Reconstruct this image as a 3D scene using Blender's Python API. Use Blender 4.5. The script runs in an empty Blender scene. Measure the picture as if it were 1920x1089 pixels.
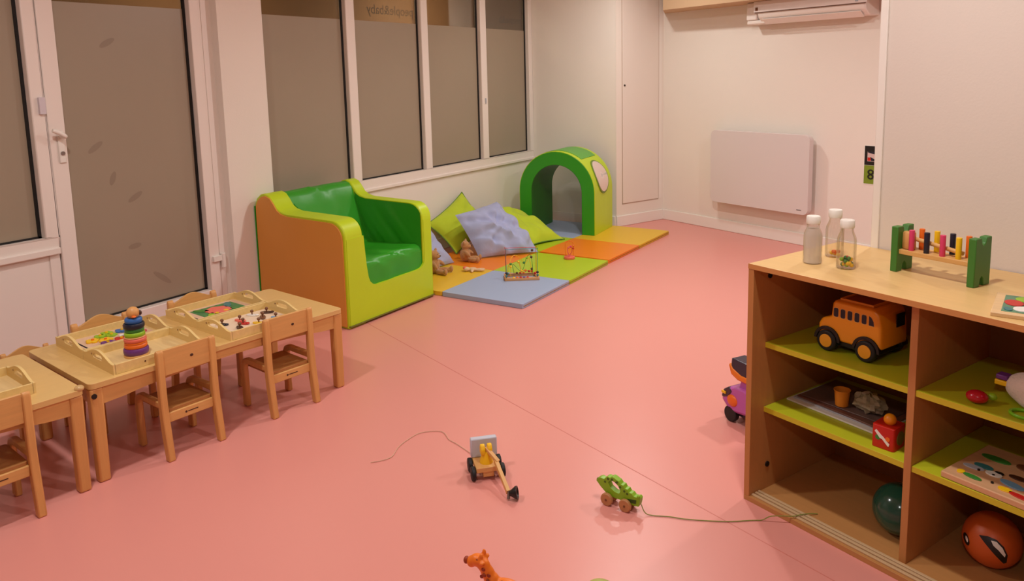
import bpy, bmesh, math, random
from mathutils import Vector, Matrix, Euler
from mathutils.geometry import tessellate_polygon
random.seed(7)
SC = bpy.context.scene
COL = SC.collection
PI = math.pi

# ------------------------------------------------------------------ camera
H = 1.5
F, CX, CY = 1454.726, 960.0, 352.437
PIT, ROL, YAW = .1456443, -.02348997, -.5751529745
cp, sp_, cy_, sy_ = math.cos(PIT), math.sin(PIT), math.cos(YAW), math.sin(YAW)
fwd = Vector((sy_*cp, cy_*cp, -sp_)); rgt = Vector((cy_, -sy_, 0)); upv = rgt.cross(fwd)
r_ = rgt*math.cos(ROL) + upv*math.sin(ROL); u_ = -rgt*math.sin(ROL) + upv*math.cos(ROL)
cd = bpy.data.cameras.new('camera'); cam = bpy.data.objects.new('camera', cd); COL.objects.link(cam)
cam.matrix_world = Matrix(((r_.x, u_.x, -fwd.x, 0), (r_.y, u_.y, -fwd.y, 0), (r_.z, u_.z, -fwd.z, H), (0, 0, 0, 1)))
cd.sensor_fit = 'HORIZONTAL'; cd.sensor_width = 36; cd.lens = 36*F/1920
cd.shift_x = 0; cd.shift_y = -(544.5-CY)/1920
cd.clip_start = .05
SC.camera = cam

# ------------------------------------------------------------------ world, lights, exposure
SC.view_settings.view_transform = 'Standard'; SC.view_settings.look = 'None'
SC.view_settings.gamma = 1; SC.view_settings.use_curve_mapping = False
SC.view_settings.exposure = 0.0
w = bpy.data.worlds.new('world'); SC.world = w; w.use_nodes = True
w.node_tree.nodes['Background'].inputs[0].default_value = (.28, .25, .21, 1)
w.node_tree.nodes['Background'].inputs[1].default_value = .25
LIGHTCOL = (1.0, .985, .94)
def disk(name, loc, size, energy, col=LIGHTCOL, spread=PI):
    l = bpy.data.lights.new(name, 'AREA'); l.shape = 'DISK'; l.size = size; l.energy = energy; l.color = col; l.spread = spread
    o = bpy.data.objects.new(name, l); o.location = loc; COL.objects.link(o); return o
for i, (x, y, e) in enumerate([(-.45, 1.95, 17), (-1.9, 4.3, 25), (-2.7, 6.0, 13), (-2.5, 1.2, 19), (-.2, 4.6, 20), (0, -.8, 15)]):
    disk('ceiling_downlight', (x, y, 2.52), .14, e*1.13)
disk('outside_fill_light', (-5.2, 7.4, 2.9), .5, 34, (1, .80, .58))  # unseen lamps added to brighten the wall outside the windows
disk('outside_fill_light', (-5.2, 4.2, 2.9), .5, 20, (1, .80, .58))

# ------------------------------------------------------------------ materials
def lin(c):
    return tuple(((x/255)/12.92 if x/255 <= .04045 else ((x/255+.055)/1.055)**2.4) for x in c)
MATS = {}
def mat(name, rgb, rough=.5, var=.0, vscale=8, bump=.0, bscale=60, metal=0, spec=.5, stretch=(1, 1, 1), coat=0, sheen=0, trans=0, alpha=1, emit=None):
    if name in MATS: return MATS[name]
    m = bpy.data.materials.new(name); m.use_nodes = True; nt = m.node_tree; b = nt.nodes['Principled BSDF']
    c = lin(rgb)
    b.inputs['Base Color'].default_value = (*c, 1); b.inputs['Roughness'].default_value = rough
    b.inputs['Metallic'].default_value = metal; b.inputs['Specular IOR Level'].default_value = spec
    b.inputs['Coat Weight'].default_value = coat; b.inputs['Sheen Weight'].default_value = sheen
    b.inputs['Transmission Weight'].default_value = trans; b.inputs['Alpha'].default_value = alpha
    if var or bump:
        tc = nt.nodes.new('ShaderNodeTexCoord'); mp = nt.nodes.new('ShaderNodeMapping'); mp.inputs['Scale'].default_value = stretch
        nt.links.new(tc.outputs['Object'], mp.inputs[0])
    if var:
        n = nt.nodes.new('ShaderNodeTexNoise'); n.inputs['Scale'].default_value = vscale; n.inputs['Detail'].default_value = 5
        nt.links.new(mp.outputs[0], n.inputs['Vector'])
        mx = nt.nodes.new('ShaderNodeMix'); mx.data_type = 'RGBA'
        mx.inputs['A'].default_value = (*[v*(1-var) for v in c], 1); mx.inputs['B'].default_value = (*[min(1, v*(1+var)) for v in c], 1)
        nt.links.new(n.outputs['Fac'], mx.inputs['Factor']); nt.links.new(mx.outputs['Result'], b.inputs['Base Color'])
    if bump:
        n2 = nt.nodes.new('ShaderNodeTexNoise'); n2.inputs['Scale'].default_value = bscale; n2.inputs['Detail'].default_value = 3
        nt.links.new(mp.outputs[0], n2.inputs['Vector'])
        bp = nt.nodes.new('ShaderNodeBump'); bp.inputs['Strength'].default_value = bump; bp.inputs['Distance'].default_value = .01
        nt.links.new(n2.outputs['Fac'], bp.inputs['Height']); nt.links.new(bp.outputs[0], b.inputs['Normal'])
    MATS[name] = m; return m
def wood(name, rgb, axis='x', rough=.45, var=.14, sc=7, coat=0.0):
    s = {'x': (.7, 9, 9), 'y': (9, .7, 9), 'z': (9, 9, .7)}[axis]
    return mat(name, rgb, rough, var, sc, .05, 30, stretch=s, coat=coat)
WALL = mat('wall_paint', (240, 232, 222), .75, .03, 1.5, .06, 120)
CEIL = mat('ceiling_paint', (240, 232, 222), .8)
TRIMW = mat('white_gloss_paint', (243, 236, 228), .35)
PVC = mat('white_plastic_frame', (240, 230, 222), .4)
PVCD = mat('panel_seam_grey', (188, 166, 148), .7)
GASK = mat('black_gasket', (14, 12, 11), .6)
FLOORM = mat('pink_vinyl', (226, 150, 140), .33, .025, 1.2, .012, 260, spec=.45)
SEAM = mat('vinyl_weld_seam', (212, 130, 118), .5)
FROST = mat('frosted_film', (160, 146, 126), .36, .06, 1.6, spec=.5)
MARK = mat('film_smudge', (146, 131, 113), .45)
CLEAR = None
def glassmat(name, tint=(1, 1, 1), refl=.12):
    m = bpy.data.materials.new(name); m.use_nodes = True; nt = m.node_tree; nt.nodes.clear()
    o = nt.nodes.new('ShaderNodeOutputMaterial'); t = nt.nodes.new('ShaderNodeBsdfTransparent'); g = nt.nodes.new('ShaderNodeBsdfGlossy')
    t.inputs[0].default_value = (*tint, 1); g.inputs['Roughness'].default_value = .03
    f = nt.nodes.new('ShaderNodeLayerWeight'); f.inputs['Blend'].default_value = .25
    mm = nt.nodes.new('ShaderNodeMath'); mm.operation = 'MULTIPLY_ADD'; mm.inputs[1].default_value = .45; mm.inputs[2].default_value = refl*.25
    mx = nt.nodes.new('ShaderNodeMixShader')
    nt.links.new(f.outputs['Fresnel'], mm.inputs[0]); nt.links.new(mm.outputs[0], mx.inputs[0]); nt.links.new(t.outputs[0], mx.inputs[1]); nt.links.new(g.outputs[0], mx.inputs[2])
    nt.links.new(mx.outputs[0], o.inputs[0]); return m
CLEAR = glassmat('clear_glass', (.92, .9, .85))
BOTTLE = glassmat('bottle_plastic', (.95, .93, .9), .3)
BX = wood('beech_x', (220, 168, 100), 'x'); BY = wood('beech_y', (220, 168, 100), 'y'); BZ = wood('beech_z', (216, 158, 92), 'z')
BEND = wood('beech_edge', (196, 132, 74), 'z')
TRAY = wood('tray_pine', (232, 202, 134), 'x', .5)
TRAYB = wood('tray_base_ply', (226, 196, 138), 'x', .5)
LAM = wood('shelf_laminate', (226, 188, 126), 'x', .38, .08)
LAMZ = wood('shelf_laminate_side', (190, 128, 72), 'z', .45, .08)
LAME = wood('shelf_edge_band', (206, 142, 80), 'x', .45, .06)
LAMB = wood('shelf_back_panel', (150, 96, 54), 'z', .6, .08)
TRACK = mat('track_cream', (205, 172, 130), .5)
GREENSH = mat('green_laminate', (192, 196, 36), .42, .04, 4)
GREENED = mat('green_edge_band', (205, 186, 40), .42)
BLACK = mat('black_plastic', (18, 17, 17), .4)
RUBBER = mat('black_rubber', (24, 23, 24), .6)
METAL = mat('brushed_metal', (150, 145, 140), .35, metal=1)
DARKHOLE = mat('dark_recess', (22, 14, 10), .8)
LIME = mat('lime_vinyl', (192, 220, 28), .38, .05, 5, .35, 6)
GREEN = mat('green_vinyl', (50, 156, 34), .34, .05, 5, .3, 6)
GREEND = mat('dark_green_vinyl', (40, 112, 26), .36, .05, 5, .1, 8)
OCHRE = mat('ochre_vinyl', (222, 152, 62), .42, .05, 3, .3, 5)
MYEL = mat('mat_yellow_vinyl', (230, 186, 40), .42, .03, 4, .1, 10)
MORG = mat('mat_orange_vinyl', (240, 132, 20), .42, .03, 4, .12, 10)
MGRN = mat('mat_lime_vinyl', (178, 204, 30), .42, .03, 4, .1, 10)
MBLU = mat('mat_blue_vinyl', (162, 178, 208), .42, .03, 4, .1, 10)
CLIME = mat('lime_cotton', (188, 210, 40), .85, .06, 9, .3, 25, sheen=.1)
CBLUE = mat('blue_grey_cotton', (170, 178, 214), .85, .05, 9, .3, 25, sheen=.1)
CGRN = mat('green_piping', (98, 140, 52), .8)
FUR = mat('tan_plush', (188, 136, 84), .95, .25, 60, .5, 160, sheen=.4)
FURL = mat('cream_plush', (226, 190, 150), .95, .15, 60, .4, 160, sheen=.4)
MIRR = mat('mirror', (235, 225, 220), .12, metal=1)
def paint(n, rgb, rough=.4, **k): return mat('paint_'+n, rgb, rough, **k)
RED = paint('red', (200, 36, 28)); ORG = paint('orange', (236, 112, 28)); YEL = paint('yellow', (246, 196, 20)); BLU = paint('blue', (48, 104, 176))
GRN = paint('green', (58, 132, 48)); LGR = paint('light_green', (150, 196, 36)); PNK = paint('pink', (218, 62, 108)); PUR = paint('purple', (108, 52, 128))
WHT = paint('white', (240, 236, 228)); CORAL = paint('coral', (236, 110, 92)); BRN = paint('brown', (120, 72, 40)); NAVY = paint('navy', (28, 30, 48)); TEAL = paint('teal', (52, 120, 122))
LIL = paint('lilac', (206, 120, 200)); SKY = paint('sky', (120, 168, 204)); PALE = paint('pale_wood_print', (226, 190, 160)); DBR = paint('dark_brown', (74, 42, 24)); GREY = paint('grey', (182, 184, 194))

# ------------------------------------------------------------------ mesh builder
class MB:
    def __init__(s): s.v = []; s.f = []; s.m = []; s.cur = 0
    def add(s, vs, fs):
        o = len(s.v); s.v += [tuple(v) for v in vs]; s.f += [tuple(i+o for i in f) for f in fs]; s.m += [s.cur]*len(fs); return s
    def mi(s, i): s.cur = i; return s
    def xf(s, M, start=0):
        s.v[start:] = [tuple(M @ Vector(v)) for v in s.v[start:]]; return s
    def box(s, a, b):
        x0, y0, z0 = a; x1, y1, z1 = b
        return s.add([(x0, y0, z0), (x1, y0, z0), (x1, y1, z0), (x0, y1, z0), (x0, y0, z1), (x1, y0, z1), (x1, y1, z1), (x0, y1, z1)],
                     [(0, 3, 2, 1), (4, 5, 6, 7), (0, 1, 5, 4), (1, 2, 6, 5), (2, 3, 7, 6), (3, 0, 4, 7)])
    def hexa(s, bot, top):   # two quads
        return s.add(list(bot)+list(top), [(0, 3, 2, 1), (4, 5, 6, 7), (0, 1, 5, 4), (1, 2, 6, 5), (2, 3, 7, 6), (3, 0, 4, 7)])
    def beam(s, p0, p1, wx, wy, side=(1, 0, 0)):
        p0, p1 = Vector(p0), Vector(p1); d = (p1-p0).normalized(); a = Vector(side); b = d.cross(a).normalized(); a = b.cross(d).normalized()
        q = lambda p: [p-a*wx/2-b*wy/2, p+a*wx/2-b*wy/2, p+a*wx/2+b*wy/2, p-a*wx/2+b*wy/2]
        return s.hexa(q(p0), q(p1))
    def prism(s, pts, t0, t1, plane='xz', holes=()):
        def P(p, t):
            return {'xz': (p[0], t, p[1]), 'xy': (p[0], p[1], t), 'yz': (t, p[0], p[1])}[plane]
        loops = [list(pts)]+[list(h) for h in holes]
        tri = tessellate_polygon([[Vector((p[0], p[1], 0)) for p in l] for l in loops])
        flat = [p for l in loops for p in l]; n = len(flat)
        vs = [P(p, t0) for p in flat]+[P(p, t1) for p in flat]; fs = []
        for t in tri: fs.append(tuple(t)); fs.append(tuple(i+n for i in reversed(t)))
        o = 0
        for l in loops:
            k = len(l)
            for i in range(k): a, b = o+i, o+(i+1) % k; fs.append((a, b, b+n, a+n))
            o += k
        return s.add(vs, fs)
    def cyl(s, p0, p1, r0, r1=None, n=20):
        r1 = r0 if r1 is None else r1; p0, p1 = Vector(p0), Vector(p1); d = (p1-p0).normalized()
        a = d.orthogonal().normalized(); b = d.cross(a)
        vs = [p0+(a*math.cos(2*PI*i/n)+b*math.sin(2*PI*i/n))*r0 for i in range(n)]+[p1+(a*math.cos(2*PI*i/n)+b*math.sin(2*PI*i/n))*r1 for i in range(n)]
        fs = [(i, (i+1) % n, (i+1) % n+n, i+n) for i in range(n)]+[tuple(reversed(range(n))), tuple(range(n, 2*n))]
        return s.add(vs, fs)
    def lathe(s, prof, c=(0, 0, 0), n=28, M=None):
        vs = []; fs = []; k = len(prof); M = M or Matrix()
        for i in range(n):
            a = 2*PI*i/n
            for r, z in prof: vs.append(M @ Vector((r*math.cos(a), r*math.sin(a), z))+Vector(c))
        for i in range(n):
            for j in range(k-1): fs.append((i*k+j, ((i+1) % n)*k+j, ((i+1) % n)*k+j+1, i*k+j+1))
        return s.add(vs, fs)
    def ell(s, c, r, rot=None, n=18, m=10):
        M = Euler(rot).to_matrix() if rot else Matrix.Identity(3); c = Vector(c); vs = []; fs = []
        for j in range(m+1):
            t = PI*j/m
            for i in range(n):
                a = 2*PI*i/n; vs.append(c+M @ Vector((r[0]*math.sin(t)*math.cos(a), r[1]*math.sin(t)*math.sin(a), r[2]*math.cos(t))))
        for j in range(m):
            for i in range(n):
                q = [j*n+i, (j+1)*n+i, (j+1)*n+(i+1) % n, j*n+(i+1) % n]
                fs.append(tuple(q))
        return s.add(vs, fs)
    def torus(s, c, R, r, M=None, n=28, m=10, sy=1):
        M = M or Matrix.Identity(3); c = Vector(c); vs = []; fs = []
        for i in range(n):
            a = 2*PI*i/n
            for j in range(m):
                b = 2*PI*j/m; vs.append(c+M @ Vector(((R+r*math.cos(b))*math.cos(a), (R+r*math.cos(b))*math.sin(a)*sy, r*math.sin(b))))
        for i in range(n):
            for j in range(m): fs.append((i*m+j, ((i+1) % n)*m+j, ((i+1) % n)*m+(j+1) % m, i*m+(j+1) % m))
        return s.add(vs, fs)
    def tube(s, pts, r, n=8, smooth=0):
        P = [Vector(p) for p in pts]
        if smooth:
            Q = []
            for i in range(len(P)-1):
                p0, p1, p2, p3 = P[max(0, i-1)], P[i], P[i+1], P[min(len(P)-1, i+2)]
                for k in range(smooth):
                    t = k/smooth; Q.append(.5*((2*p1)+(p2-p0)*t+(2*p0-5*p1+4*p2-p3)*t*t+(3*p1-p0-3*p2+p3)*t**3))
            Q.append(P[-1]); P = Q
        vs = []; fs = []; prev = None
        for i, p in enumerate(P):
            d = (P[min(i+1, len(P)-1)]-P[max(i-1, 0)]).normalized()
            a = d.orthogonal().normalized() if prev is None else (prev-d*prev.dot(d)).normalized()
            prev = a; b = d.cross(a)
            rr = r[min(len(r)-1, i*len(r)//len(P))] if isinstance(r, (list, tuple)) else r
            vs += [p+(a*math.cos(2*PI*j/n)+b*math.sin(2*PI*j/n))*rr for j in range(n)]
        for i in range(len(P)-1):
            for j in range(n): fs.append((i*n+j, i*n+(j+1) % n, (i+1)*n+(j+1) % n, (i+1)*n+j))
        fs += [tuple(reversed(range(n))), tuple(range((len(P)-1)*n, len(P)*n))]
        return s.add(vs, fs)
    def build(s, name, mats, parent=None, bevel=0, seg=2, smooth=True, ang=.7, loc=None, rotz=None, sub=0, remesh=0):
        me = bpy.data.meshes.new(name); me.from_pydata(s.v, [], s.f)
        bm = bmesh.new(); bm.from_mesh(me); bmesh.ops.remove_doubles(bm, verts=bm.verts, dist=1e-6); bmesh.ops.recalc_face_normals(bm, faces=bm.faces)
        same = len(bm.faces) == len(s.m)
        bm.to_mesh(me); bm.free()
        if not isinstance(mats, (list, tuple)): mats = [mats]
        for m in mats: me.materials.append(m)
        if len(mats) > 1 and same:
            for p, i in zip(me.polygons, s.m): p.material_index = i
        if smooth:
            for p in me.polygons: p.use_smooth = True
            me.set_sharp_from_angle(angle=ang)
        o = bpy.data.objects.new(name, me); COL.objects.link(o); o.parent = parent
        if loc is not None: o.location = loc
        if rotz is not None: o.rotation_euler.z = rotz
        if remesh:
            r = o.modifiers.new('r', 'REMESH'); r.mode = 'VOXEL'; r.voxel_size = remesh; r.use_smooth_shade = True
            q = o.modifiers.new('s', 'SMOOTH'); q.iterations = 6; q.factor = .6
        if bevel:
            b = o.modifiers.new('b', 'BEVEL'); b.width = bevel; b.segments = seg; b.limit_method = 'ANGLE'; b.angle_limit = .6
        if sub:
            q = o.modifiers.new('u', 'SUBSURF'); q.levels = sub; q.render_levels = sub
        return o
def thing(name, label, cat, loc=(0, 0, 0), rotz=0, group=None):
    o = bpy.data.objects.new(name, None); COL.objects.link(o); o.location = loc; o.rotation_euler = (0, 0, rotz); o.empty_display_size = .05
    return tag(o, label, cat, group)
def tag(o, label, cat, group=None):
    o['label'] = label; o['category'] = cat
    if group: o['group'] = group
    return o
def struct(o): o['kind'] = 'structure'; return o
def rrect(x0, y0, x1, y1, r, n=5):
    P = []
    for cx, cy, a in ((x1-r, y0+r, -PI/2), (x1-r, y1-r, 0), (x0+r, y1-r, PI/2), (x0+r, y0+r, PI)):
        for i in range(n+1): t = a+PI/2*i/n; P.append((cx+r*math.cos(t), cy+r*math.sin(t)))
    return P
def circ0(a, b, n=14): return [(a*math.cos(2*PI*i/n), b*math.sin(2*PI*i/n)) for i in range(n)]
def copy_tree(o, parent=None):
    c = o.copy(); COL.objects.link(c); c.parent = parent
    for ch in o.children: copy_tree(ch, c)
    return c

# ------------------------------------------------------------------ frames of reference
S0 = Vector((-.722, 2.569, 0)); SANG = math.radians(-22.57)      # shelf / back wall direction
SU = Vector((math.cos(SANG), math.sin(SANG), 0)); SW = Vector((-math.sin(SANG), math.cos(SANG), 0))
def sh(u, w, z=0): return S0+SU*u+SW*w+Vector((0, 0, z))
T0 = Vector((-2.72, 2.638, 0)); TT = Vector((.1206, .9927, 0)); TN = Vector((.9927, -.1206, 0))
TANG = math.atan2(TN.y, TN.x)      # local x = N (towards room), local y = T
def tb(t, n, z=0): return T0+TT*t+TN*n+Vector((0, 0, z))
K = Vector((-2.958, 7.390, 0))     # back corner
XL = -4.14; CZ = 2.55

# ------------------------------------------------------------------ the room
fo = struct(MB().box((-4.24, -3.6, -.1), (4.2, 9.2, 0)).build('floor', FLOORM))
a, b = Vector((-2.881-.5*.92, 3.227+.5*.36, 0)), Vector((.9, 1.77, 0))
MB().beam(a+Vector((0, 0, .0002)), b+Vector((0, 0, .0002)), .0035, .0010, side=(.36, .93, 0)).build('seam', SEAM, fo)
struct(MB().box((-4.24, -3.6, CZ), (4.2, 9.2, CZ+.1)).build('ceiling', CEIL))
m = MB()
m.box((XL-.1, -3.6, 0), (XL, 1.15, CZ)); m.box((XL-.1, 1.15, 2.2), (XL, 3.02, CZ))
m.box((XL-.1, 3.0, 0), (XL, 3.40, CZ)); m.box((XL-.01, 3.062, 0), (-4.08, 3.40, CZ)); m.box((XL-.1, 3.40, 0), (XL, 6.8, .645)); m.box((XL-.1, 3.40, 2.3), (XL, 6.8, CZ))
m.box((XL-.1, 6.8, 0), (XL, 6.9, CZ))
struct(m.build('wall_left', WALL))
struct(MB().box((XL, 6.8, 0), (-3.2, 6.92, CZ)).build('wall_far', WALL))
# corner closet wall (perpendicular to the back wall) and back wall
c0 = K-SW*.64
m = MB(); m.prism([(c0.x, c0.y), (K.x, K.y), (K.x-SU.x*.12, K.y-SU.y*.12), (c0.x-SU.x*.12, c0.y-SU.y*.12)], 0, CZ, 'xy')
wc = struct(m.build('wall_corner', WALL))
q = lambda u, w: (K.x+SU.x*u+SW.x*w, K.y+SU.y*u+SW.y*w)
struct(MB().prism([q(-.12, 0), q(6.5, 0), q(6.5, .12), q(-.12, .12)], 0, CZ, 'xy').build('wall_back', WALL))
struct(MB().box((3.6, -3.6, 0), (3.7, 6, CZ)).build('wall_right', WALL))
struct(MB().box((-4.24, -3.6, 0), (3.7, -3.5, CZ)).build('wall_rear', WALL))
# partition behind the toy shelf
m = MB().prism([sh(.139, .53)[:2], sh(4.6, .53)[:2], sh(4.6, .65)[:2], sh(.139, .65)[:2]], 0, CZ, 'xy')
struct(m.build('wall_partition', mat('partition_paint', (226, 214, 204), .75, .03, 1.5, .05, 120), bevel=.006))
m = MB().prism([sh(.122, .522)[:2], sh(.150, .522)[:2], sh(.150, .53)[:2], sh(.139, .53)[:2], sh(.139, .65)[:2], sh(.122, .65)[:2]], 0, CZ, 'xy')
struct(m.build('trim_1', TRIMW, bevel=.003))
# soffit for the dark band over the back wall, shade put into its colour
struct(MB().prism([q(0.01, -.0), q(4.5, -.0), q(4.5, -.42), q(.32, -.34)], 2.055, CZ, 'xy').build('ceiling_soffit', mat('soffit_shade_tone', (204, 170, 134), .8)))
# baseboards
def base(name, p, d, n, L, h=.105, t=.014):
    p, d, n = Vector(p), Vector(d), Vector(n); a, b = p, p+d*L
    m = MB().prism([(a.x, a.y), (b.x, b.y), (b.x+n.x*t, b.y+n.y*t), (a.x+n.x*t, a.y+n.y*t)], 0, h, 'xy')
    return struct(m.build(name, TRIMW, bevel=.005, seg=2))
base('baseboard_back', K, SU, -SW, 5)
base('baseboard_corner', c0, SW, SU, .64)
base('baseboard_far', (XL, 6.8, 0), (1, 0, 0), (0, -1, 0), .93)
base('baseboard_left', (XL, 3.40, 0), (0, 1, 0), (1, 0, 0), 3.40)
# closet door: recessed leaf in the corner wall
d2 = bpy.data.objects.new('door_2', None); COL.objects.link(d2); struct(d2); d2.location = c0; d2.rotation_euler.z = math.atan2(SW.y, SW.x)
# local x runs along the wall, local -y faces the room
MB().box((.085, -.006, .222), (.565, 0, 2.3)).build('door_leaf', mat('closet_door_paint', (236, 226, 216), .55), d2, bevel=.002)
m = MB(); m.box((.078, -.0015, .212), (.0845, 0, 2.3)); m.box((.078, -.0015, .213), (.572, 0, .221)); m.box((.5655, -.0015, .213), (.572, 0, 2.3))
m.build('door_gap', PVCD, d2)
MB().cyl((.108, -.006, 1.368), (.108, -.012, 1.368), .009).build('lock', mat('lock_metal', (60, 50, 40), .4, metal=.8), d2, bevel=.001)
MB().box((.575, -.002, .222), (.612, 0, 2.3)).build('door_frame', TRIMW, d2, bevel=.001)

# ------------------------------------------------------------------ windows and door in the left wall
def glazing(root, y0, y1, z0, z1, film_top=1.926, x=XL-.035):
    g = .010
    m = MB()
    for a, b in (((x-.004, y0, z0), (x+.006, y0+g, z1)), ((x-.004, y1-g*1.6, z0), (x+.006, y1, z1)), ((x-.004, y0, z0), (x+.006, y1, z0+g)), ((x-.004, y0, z1-g), (x+.006, y1, z1))): m.box(a, b)
    m.build('gasket', GASK, root)
    MB().box((x-.008, y0, z0), (x-.002, y1, z1)).build('pane', CLEAR, root)
    MB().box((x-.0018, y0+.004, z0+.004), (x-.0008, y1-.004, min(film_top, z1-.01))).build('frosted_film', FROST, root)
w1 = struct(bpy.data.objects.new('window_1', None)); COL.objects.link(w1)
WT = 2.3
panes = [(3.44, 4.203), (4.293, 5.062), (5.148, 5.908), (6.0, 6.738)]
for a, b in panes: glazing(w1, a, b, .722, WT-.06)
m = MB(); X0, X1 = XL-.06, XL+.012
m.box((X0, 3.40, .645), (X1, 6.8, .722)); m.box((X0, 3.40, WT-.06), (X1, 6.8, WT)); m.box((X0, 3.40, .722), (X1, 3.44, WT-.06)); m.box((X0, 6.738, .722), (X1, 6.8, WT-.06))
m.build('window_frame', PVC, w1, bevel=.006)
for a, b in ((4.203, 4.293), (5.062, 5.148), (5.908, 6.0)):
    MB().box((X0, a, .722), (X1-.004, b, WT-.06)).build('mullion', PVC, w1, bevel=.006)
MB().box((XL-.005, 3.402, .632), (XL+.024, 6.798, .658)).build('window_sill', PVC, w1, bevel=.005)
MB().box((XL+.008, 5.95, 1.235), (XL+.016, 5.965, 1.285)).build('latch', GREY, w1, bevel=.002)
# side light beside the door
w2 = struct(bpy.data.objects.new('window_2', None)); COL.objects.link(w2)
glazing(w2, 1.22, 1.972, .722, 2.14)
m = MB(); m.box((X0, 1.15, .645), (X1, 2.036, .722)); m.box((X0, 1.15, 2.14), (X1, 2.036, 2.2)); m.box((X0, 1.15, .722), (X1, 1.22, 2.14)); m.box((X0, 1.972, .722), (X1, 2.036, 2.14))
m.build('window_frame', PVC, w2, bevel=.006)
MB().box((XL-.01, 1.152, .632), (XL+.026, 2.034, .668)).build('window_sill', PVC, w2, bevel=.005)
MB().box((X0, 1.15, 0), (XL-.004, 2.036, .64)).build('lower_panel', PVC, w2, bevel=.003)
m = MB(); m.box((XL-.01, 1.985, 0), (XL+.004, 2.036, .634)); m.build('panel_bead', PVC, w2, bevel=.003)
# glazed door
d1 = struct(bpy.data.objects.new('door_1', None)); COL.objects.link(d1)
glazing(d1, 2.125, 2.912, .218, 2.10)
m = MB(); XD = XL+.014
m.box((X0, 2.042, .03), (XD, 2.125, 2.18)); m.box((X0, 2.912, .03), (XD, 2.985, 2.18)); m.box((X0, 2.125, .03), (XD, 2.912, .218)); m.box((X0, 2.125, 2.10), (XD, 2.912, 2.18))
m.build('door_leaf', PVC, d1, bevel=.005)
MB().box((X0, 2.99, 0), (XL+.006, 3.03, 2.2)).build('door_frame', PVC, d1, bevel=.004)
MB().box((X0, 2.036, 0), (XL+.02, 3.0, .028)).build('threshold', METAL, d1, bevel=.003)
p = MB().box((XD, 2.078, 1.10), (XD+.010, 2.112, 1.265)).build('handle_plate', WHT, d1, bevel=.004)
MB().tube([(XD+.008, 2.095, 1.235), (XD+.05, 2.095, 1.237), (XD+.055, 2.088, 1.243), (XD+.054, 2.06, 1.262), (XD+.052, 2.035, 1.272)], [.011, .011, .012, .012, .010], 10, smooth=3).build('handle', WHT, p)
MB().cyl((XD+.009, 2.095, 1.150), (XD+.017, 2.095, 1.150), .010).build('keyhole', METAL, p)
for z in (.39,):
    m = MB(); m.box((XD-.002, 2.93, z), (XD+.018, 2.995, z+.035)); m.cyl((XD+.014, 3.0, z-.045), (XD+.014, 3.0, z+.045), .014); m.build('hinge', WHT, d1, bevel=.002)
tag(MB().prism(rrect(2.004, 1.355, 2.034, 1.44, .003), XL+.0125, XL+.03, 'yz').build('door_sensor', mat('sensor_plastic', (214, 206, 214), .4), bevel=.002), 'small pale rectangular sensor stuck on the window frame left of the glazed door', 'sensor')
for y, z, a, l in ((2.42, 1.72, .5, .05), (2.30, 1.16, .6, .05), (2.38, .98, 1.2, .04), (2.50, .86, .5, .05), (2.62, .36, -.7, .07), (2.47, .58, .1, .04)):
    MB().prism([(y+px*math.cos(a)-pz_*math.sin(a), z+px*math.sin(a)+pz_*math.cos(a)) for px, pz_ in circ0(l, .016)], XL-.0357, XL-.0354, 'yz').build('film_smudge', MARK, d1)
# lettering stuck to the outside of two panes, seen mirrored from within
def text_mesh(txt, size, name, material, parent, M, ext=.0006):
    c = bpy.data.curves.new('t', 'FONT'); c.body = txt; c.size = size; c.extrude = ext; c.resolution_u = 3
    o = bpy.data.objects.new('t', c); COL.objects.link(o); dg = bpy.context.evaluated_depsgraph_get()
    me = bpy.data.meshes.new_from_object(o.evaluated_get(dg)); me.name = name; bpy.data.objects.remove(o)
    me.materials.clear(); me.materials.append(material)
    t = bpy.data.objects.new(name, me); COL.objects.link(t); t.parent = parent; t.matrix_local = M; return t
LETT = paint('letter_brown', (30, 16, 8))
def lettering(yright, z, txt='people&baby', size=.105):
    M = Matrix(((0, 0, -1, XL-.046), (-1, 0, 0, yright), (0, 1, 0, z), (0, 0, 0, 1)))
    return text_mesh(txt, size, 'lettering', LETT, w1, M)
lettering(5.03, 1.985); lettering(6.70, 1.99, 'people&b', .105); lettering(4.12, 1.857, 'people&baby', .1)
# outside
struct(MB().box((-7.2, -2, -.12), (-4.25, 14, -.02)).build('ground_outside', mat('pavement', (90, 78, 66), .9, .1, 3)))
struct(MB().box((-6.3, -2, -.02), (-6.2, 14, 4)).build('wall_outside', mat('shopfront_brown', (140, 104, 70), .7, .25, 1.2)))

# ------------------------------------------------------------------ things on the walls
ANG_W = SANG     # local x along the back wall to the right, local y into the wall
def wallthing(name, label, cat, u, z=0, group=None): 
    p = K+SU*u+Vector((0, 0, z)); return thing(name, label, cat, p, ANG_W, group)
h = wallthing('wall_heater', 'white flat electric panel heater with rounded corners on the back wall', 'heater', .715, .285)
MB().prism(rrect(0, 0, 1.035, .665, .05, 6), -.115, -.06, 'xz').build('front_panel', mat('heater_enamel', (224, 214, 212), .42), h, bevel=.012, seg=3)
MB().box((.04, -.06, .03), (.995, -.03, .62)).build('back_housing', PVC, h, bevel=.004)
for x in (.15, .85): MB().box((x, -.03, .08), (x+.05, 0, .56)).build('bracket', GREY, h)
MB().box((.93, -.1165, .035), (.975, -.1150, .041)).build('badge', paint('badge', (90, 80, 84)), h)
ac = wallthing('air_conditioner', 'white wall-mounted air conditioning unit high on the back wall', 'air conditioner', 1.235, 1.875)
prof = [(0, .0), (-.13, .0), (-.19, .045), (-.205, .09), (-.21, .178), (0, .178)]
MB().prism(prof, .035, 1.0, 'yz').build('casing', PVC, ac, bevel=.012, seg=3)
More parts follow.
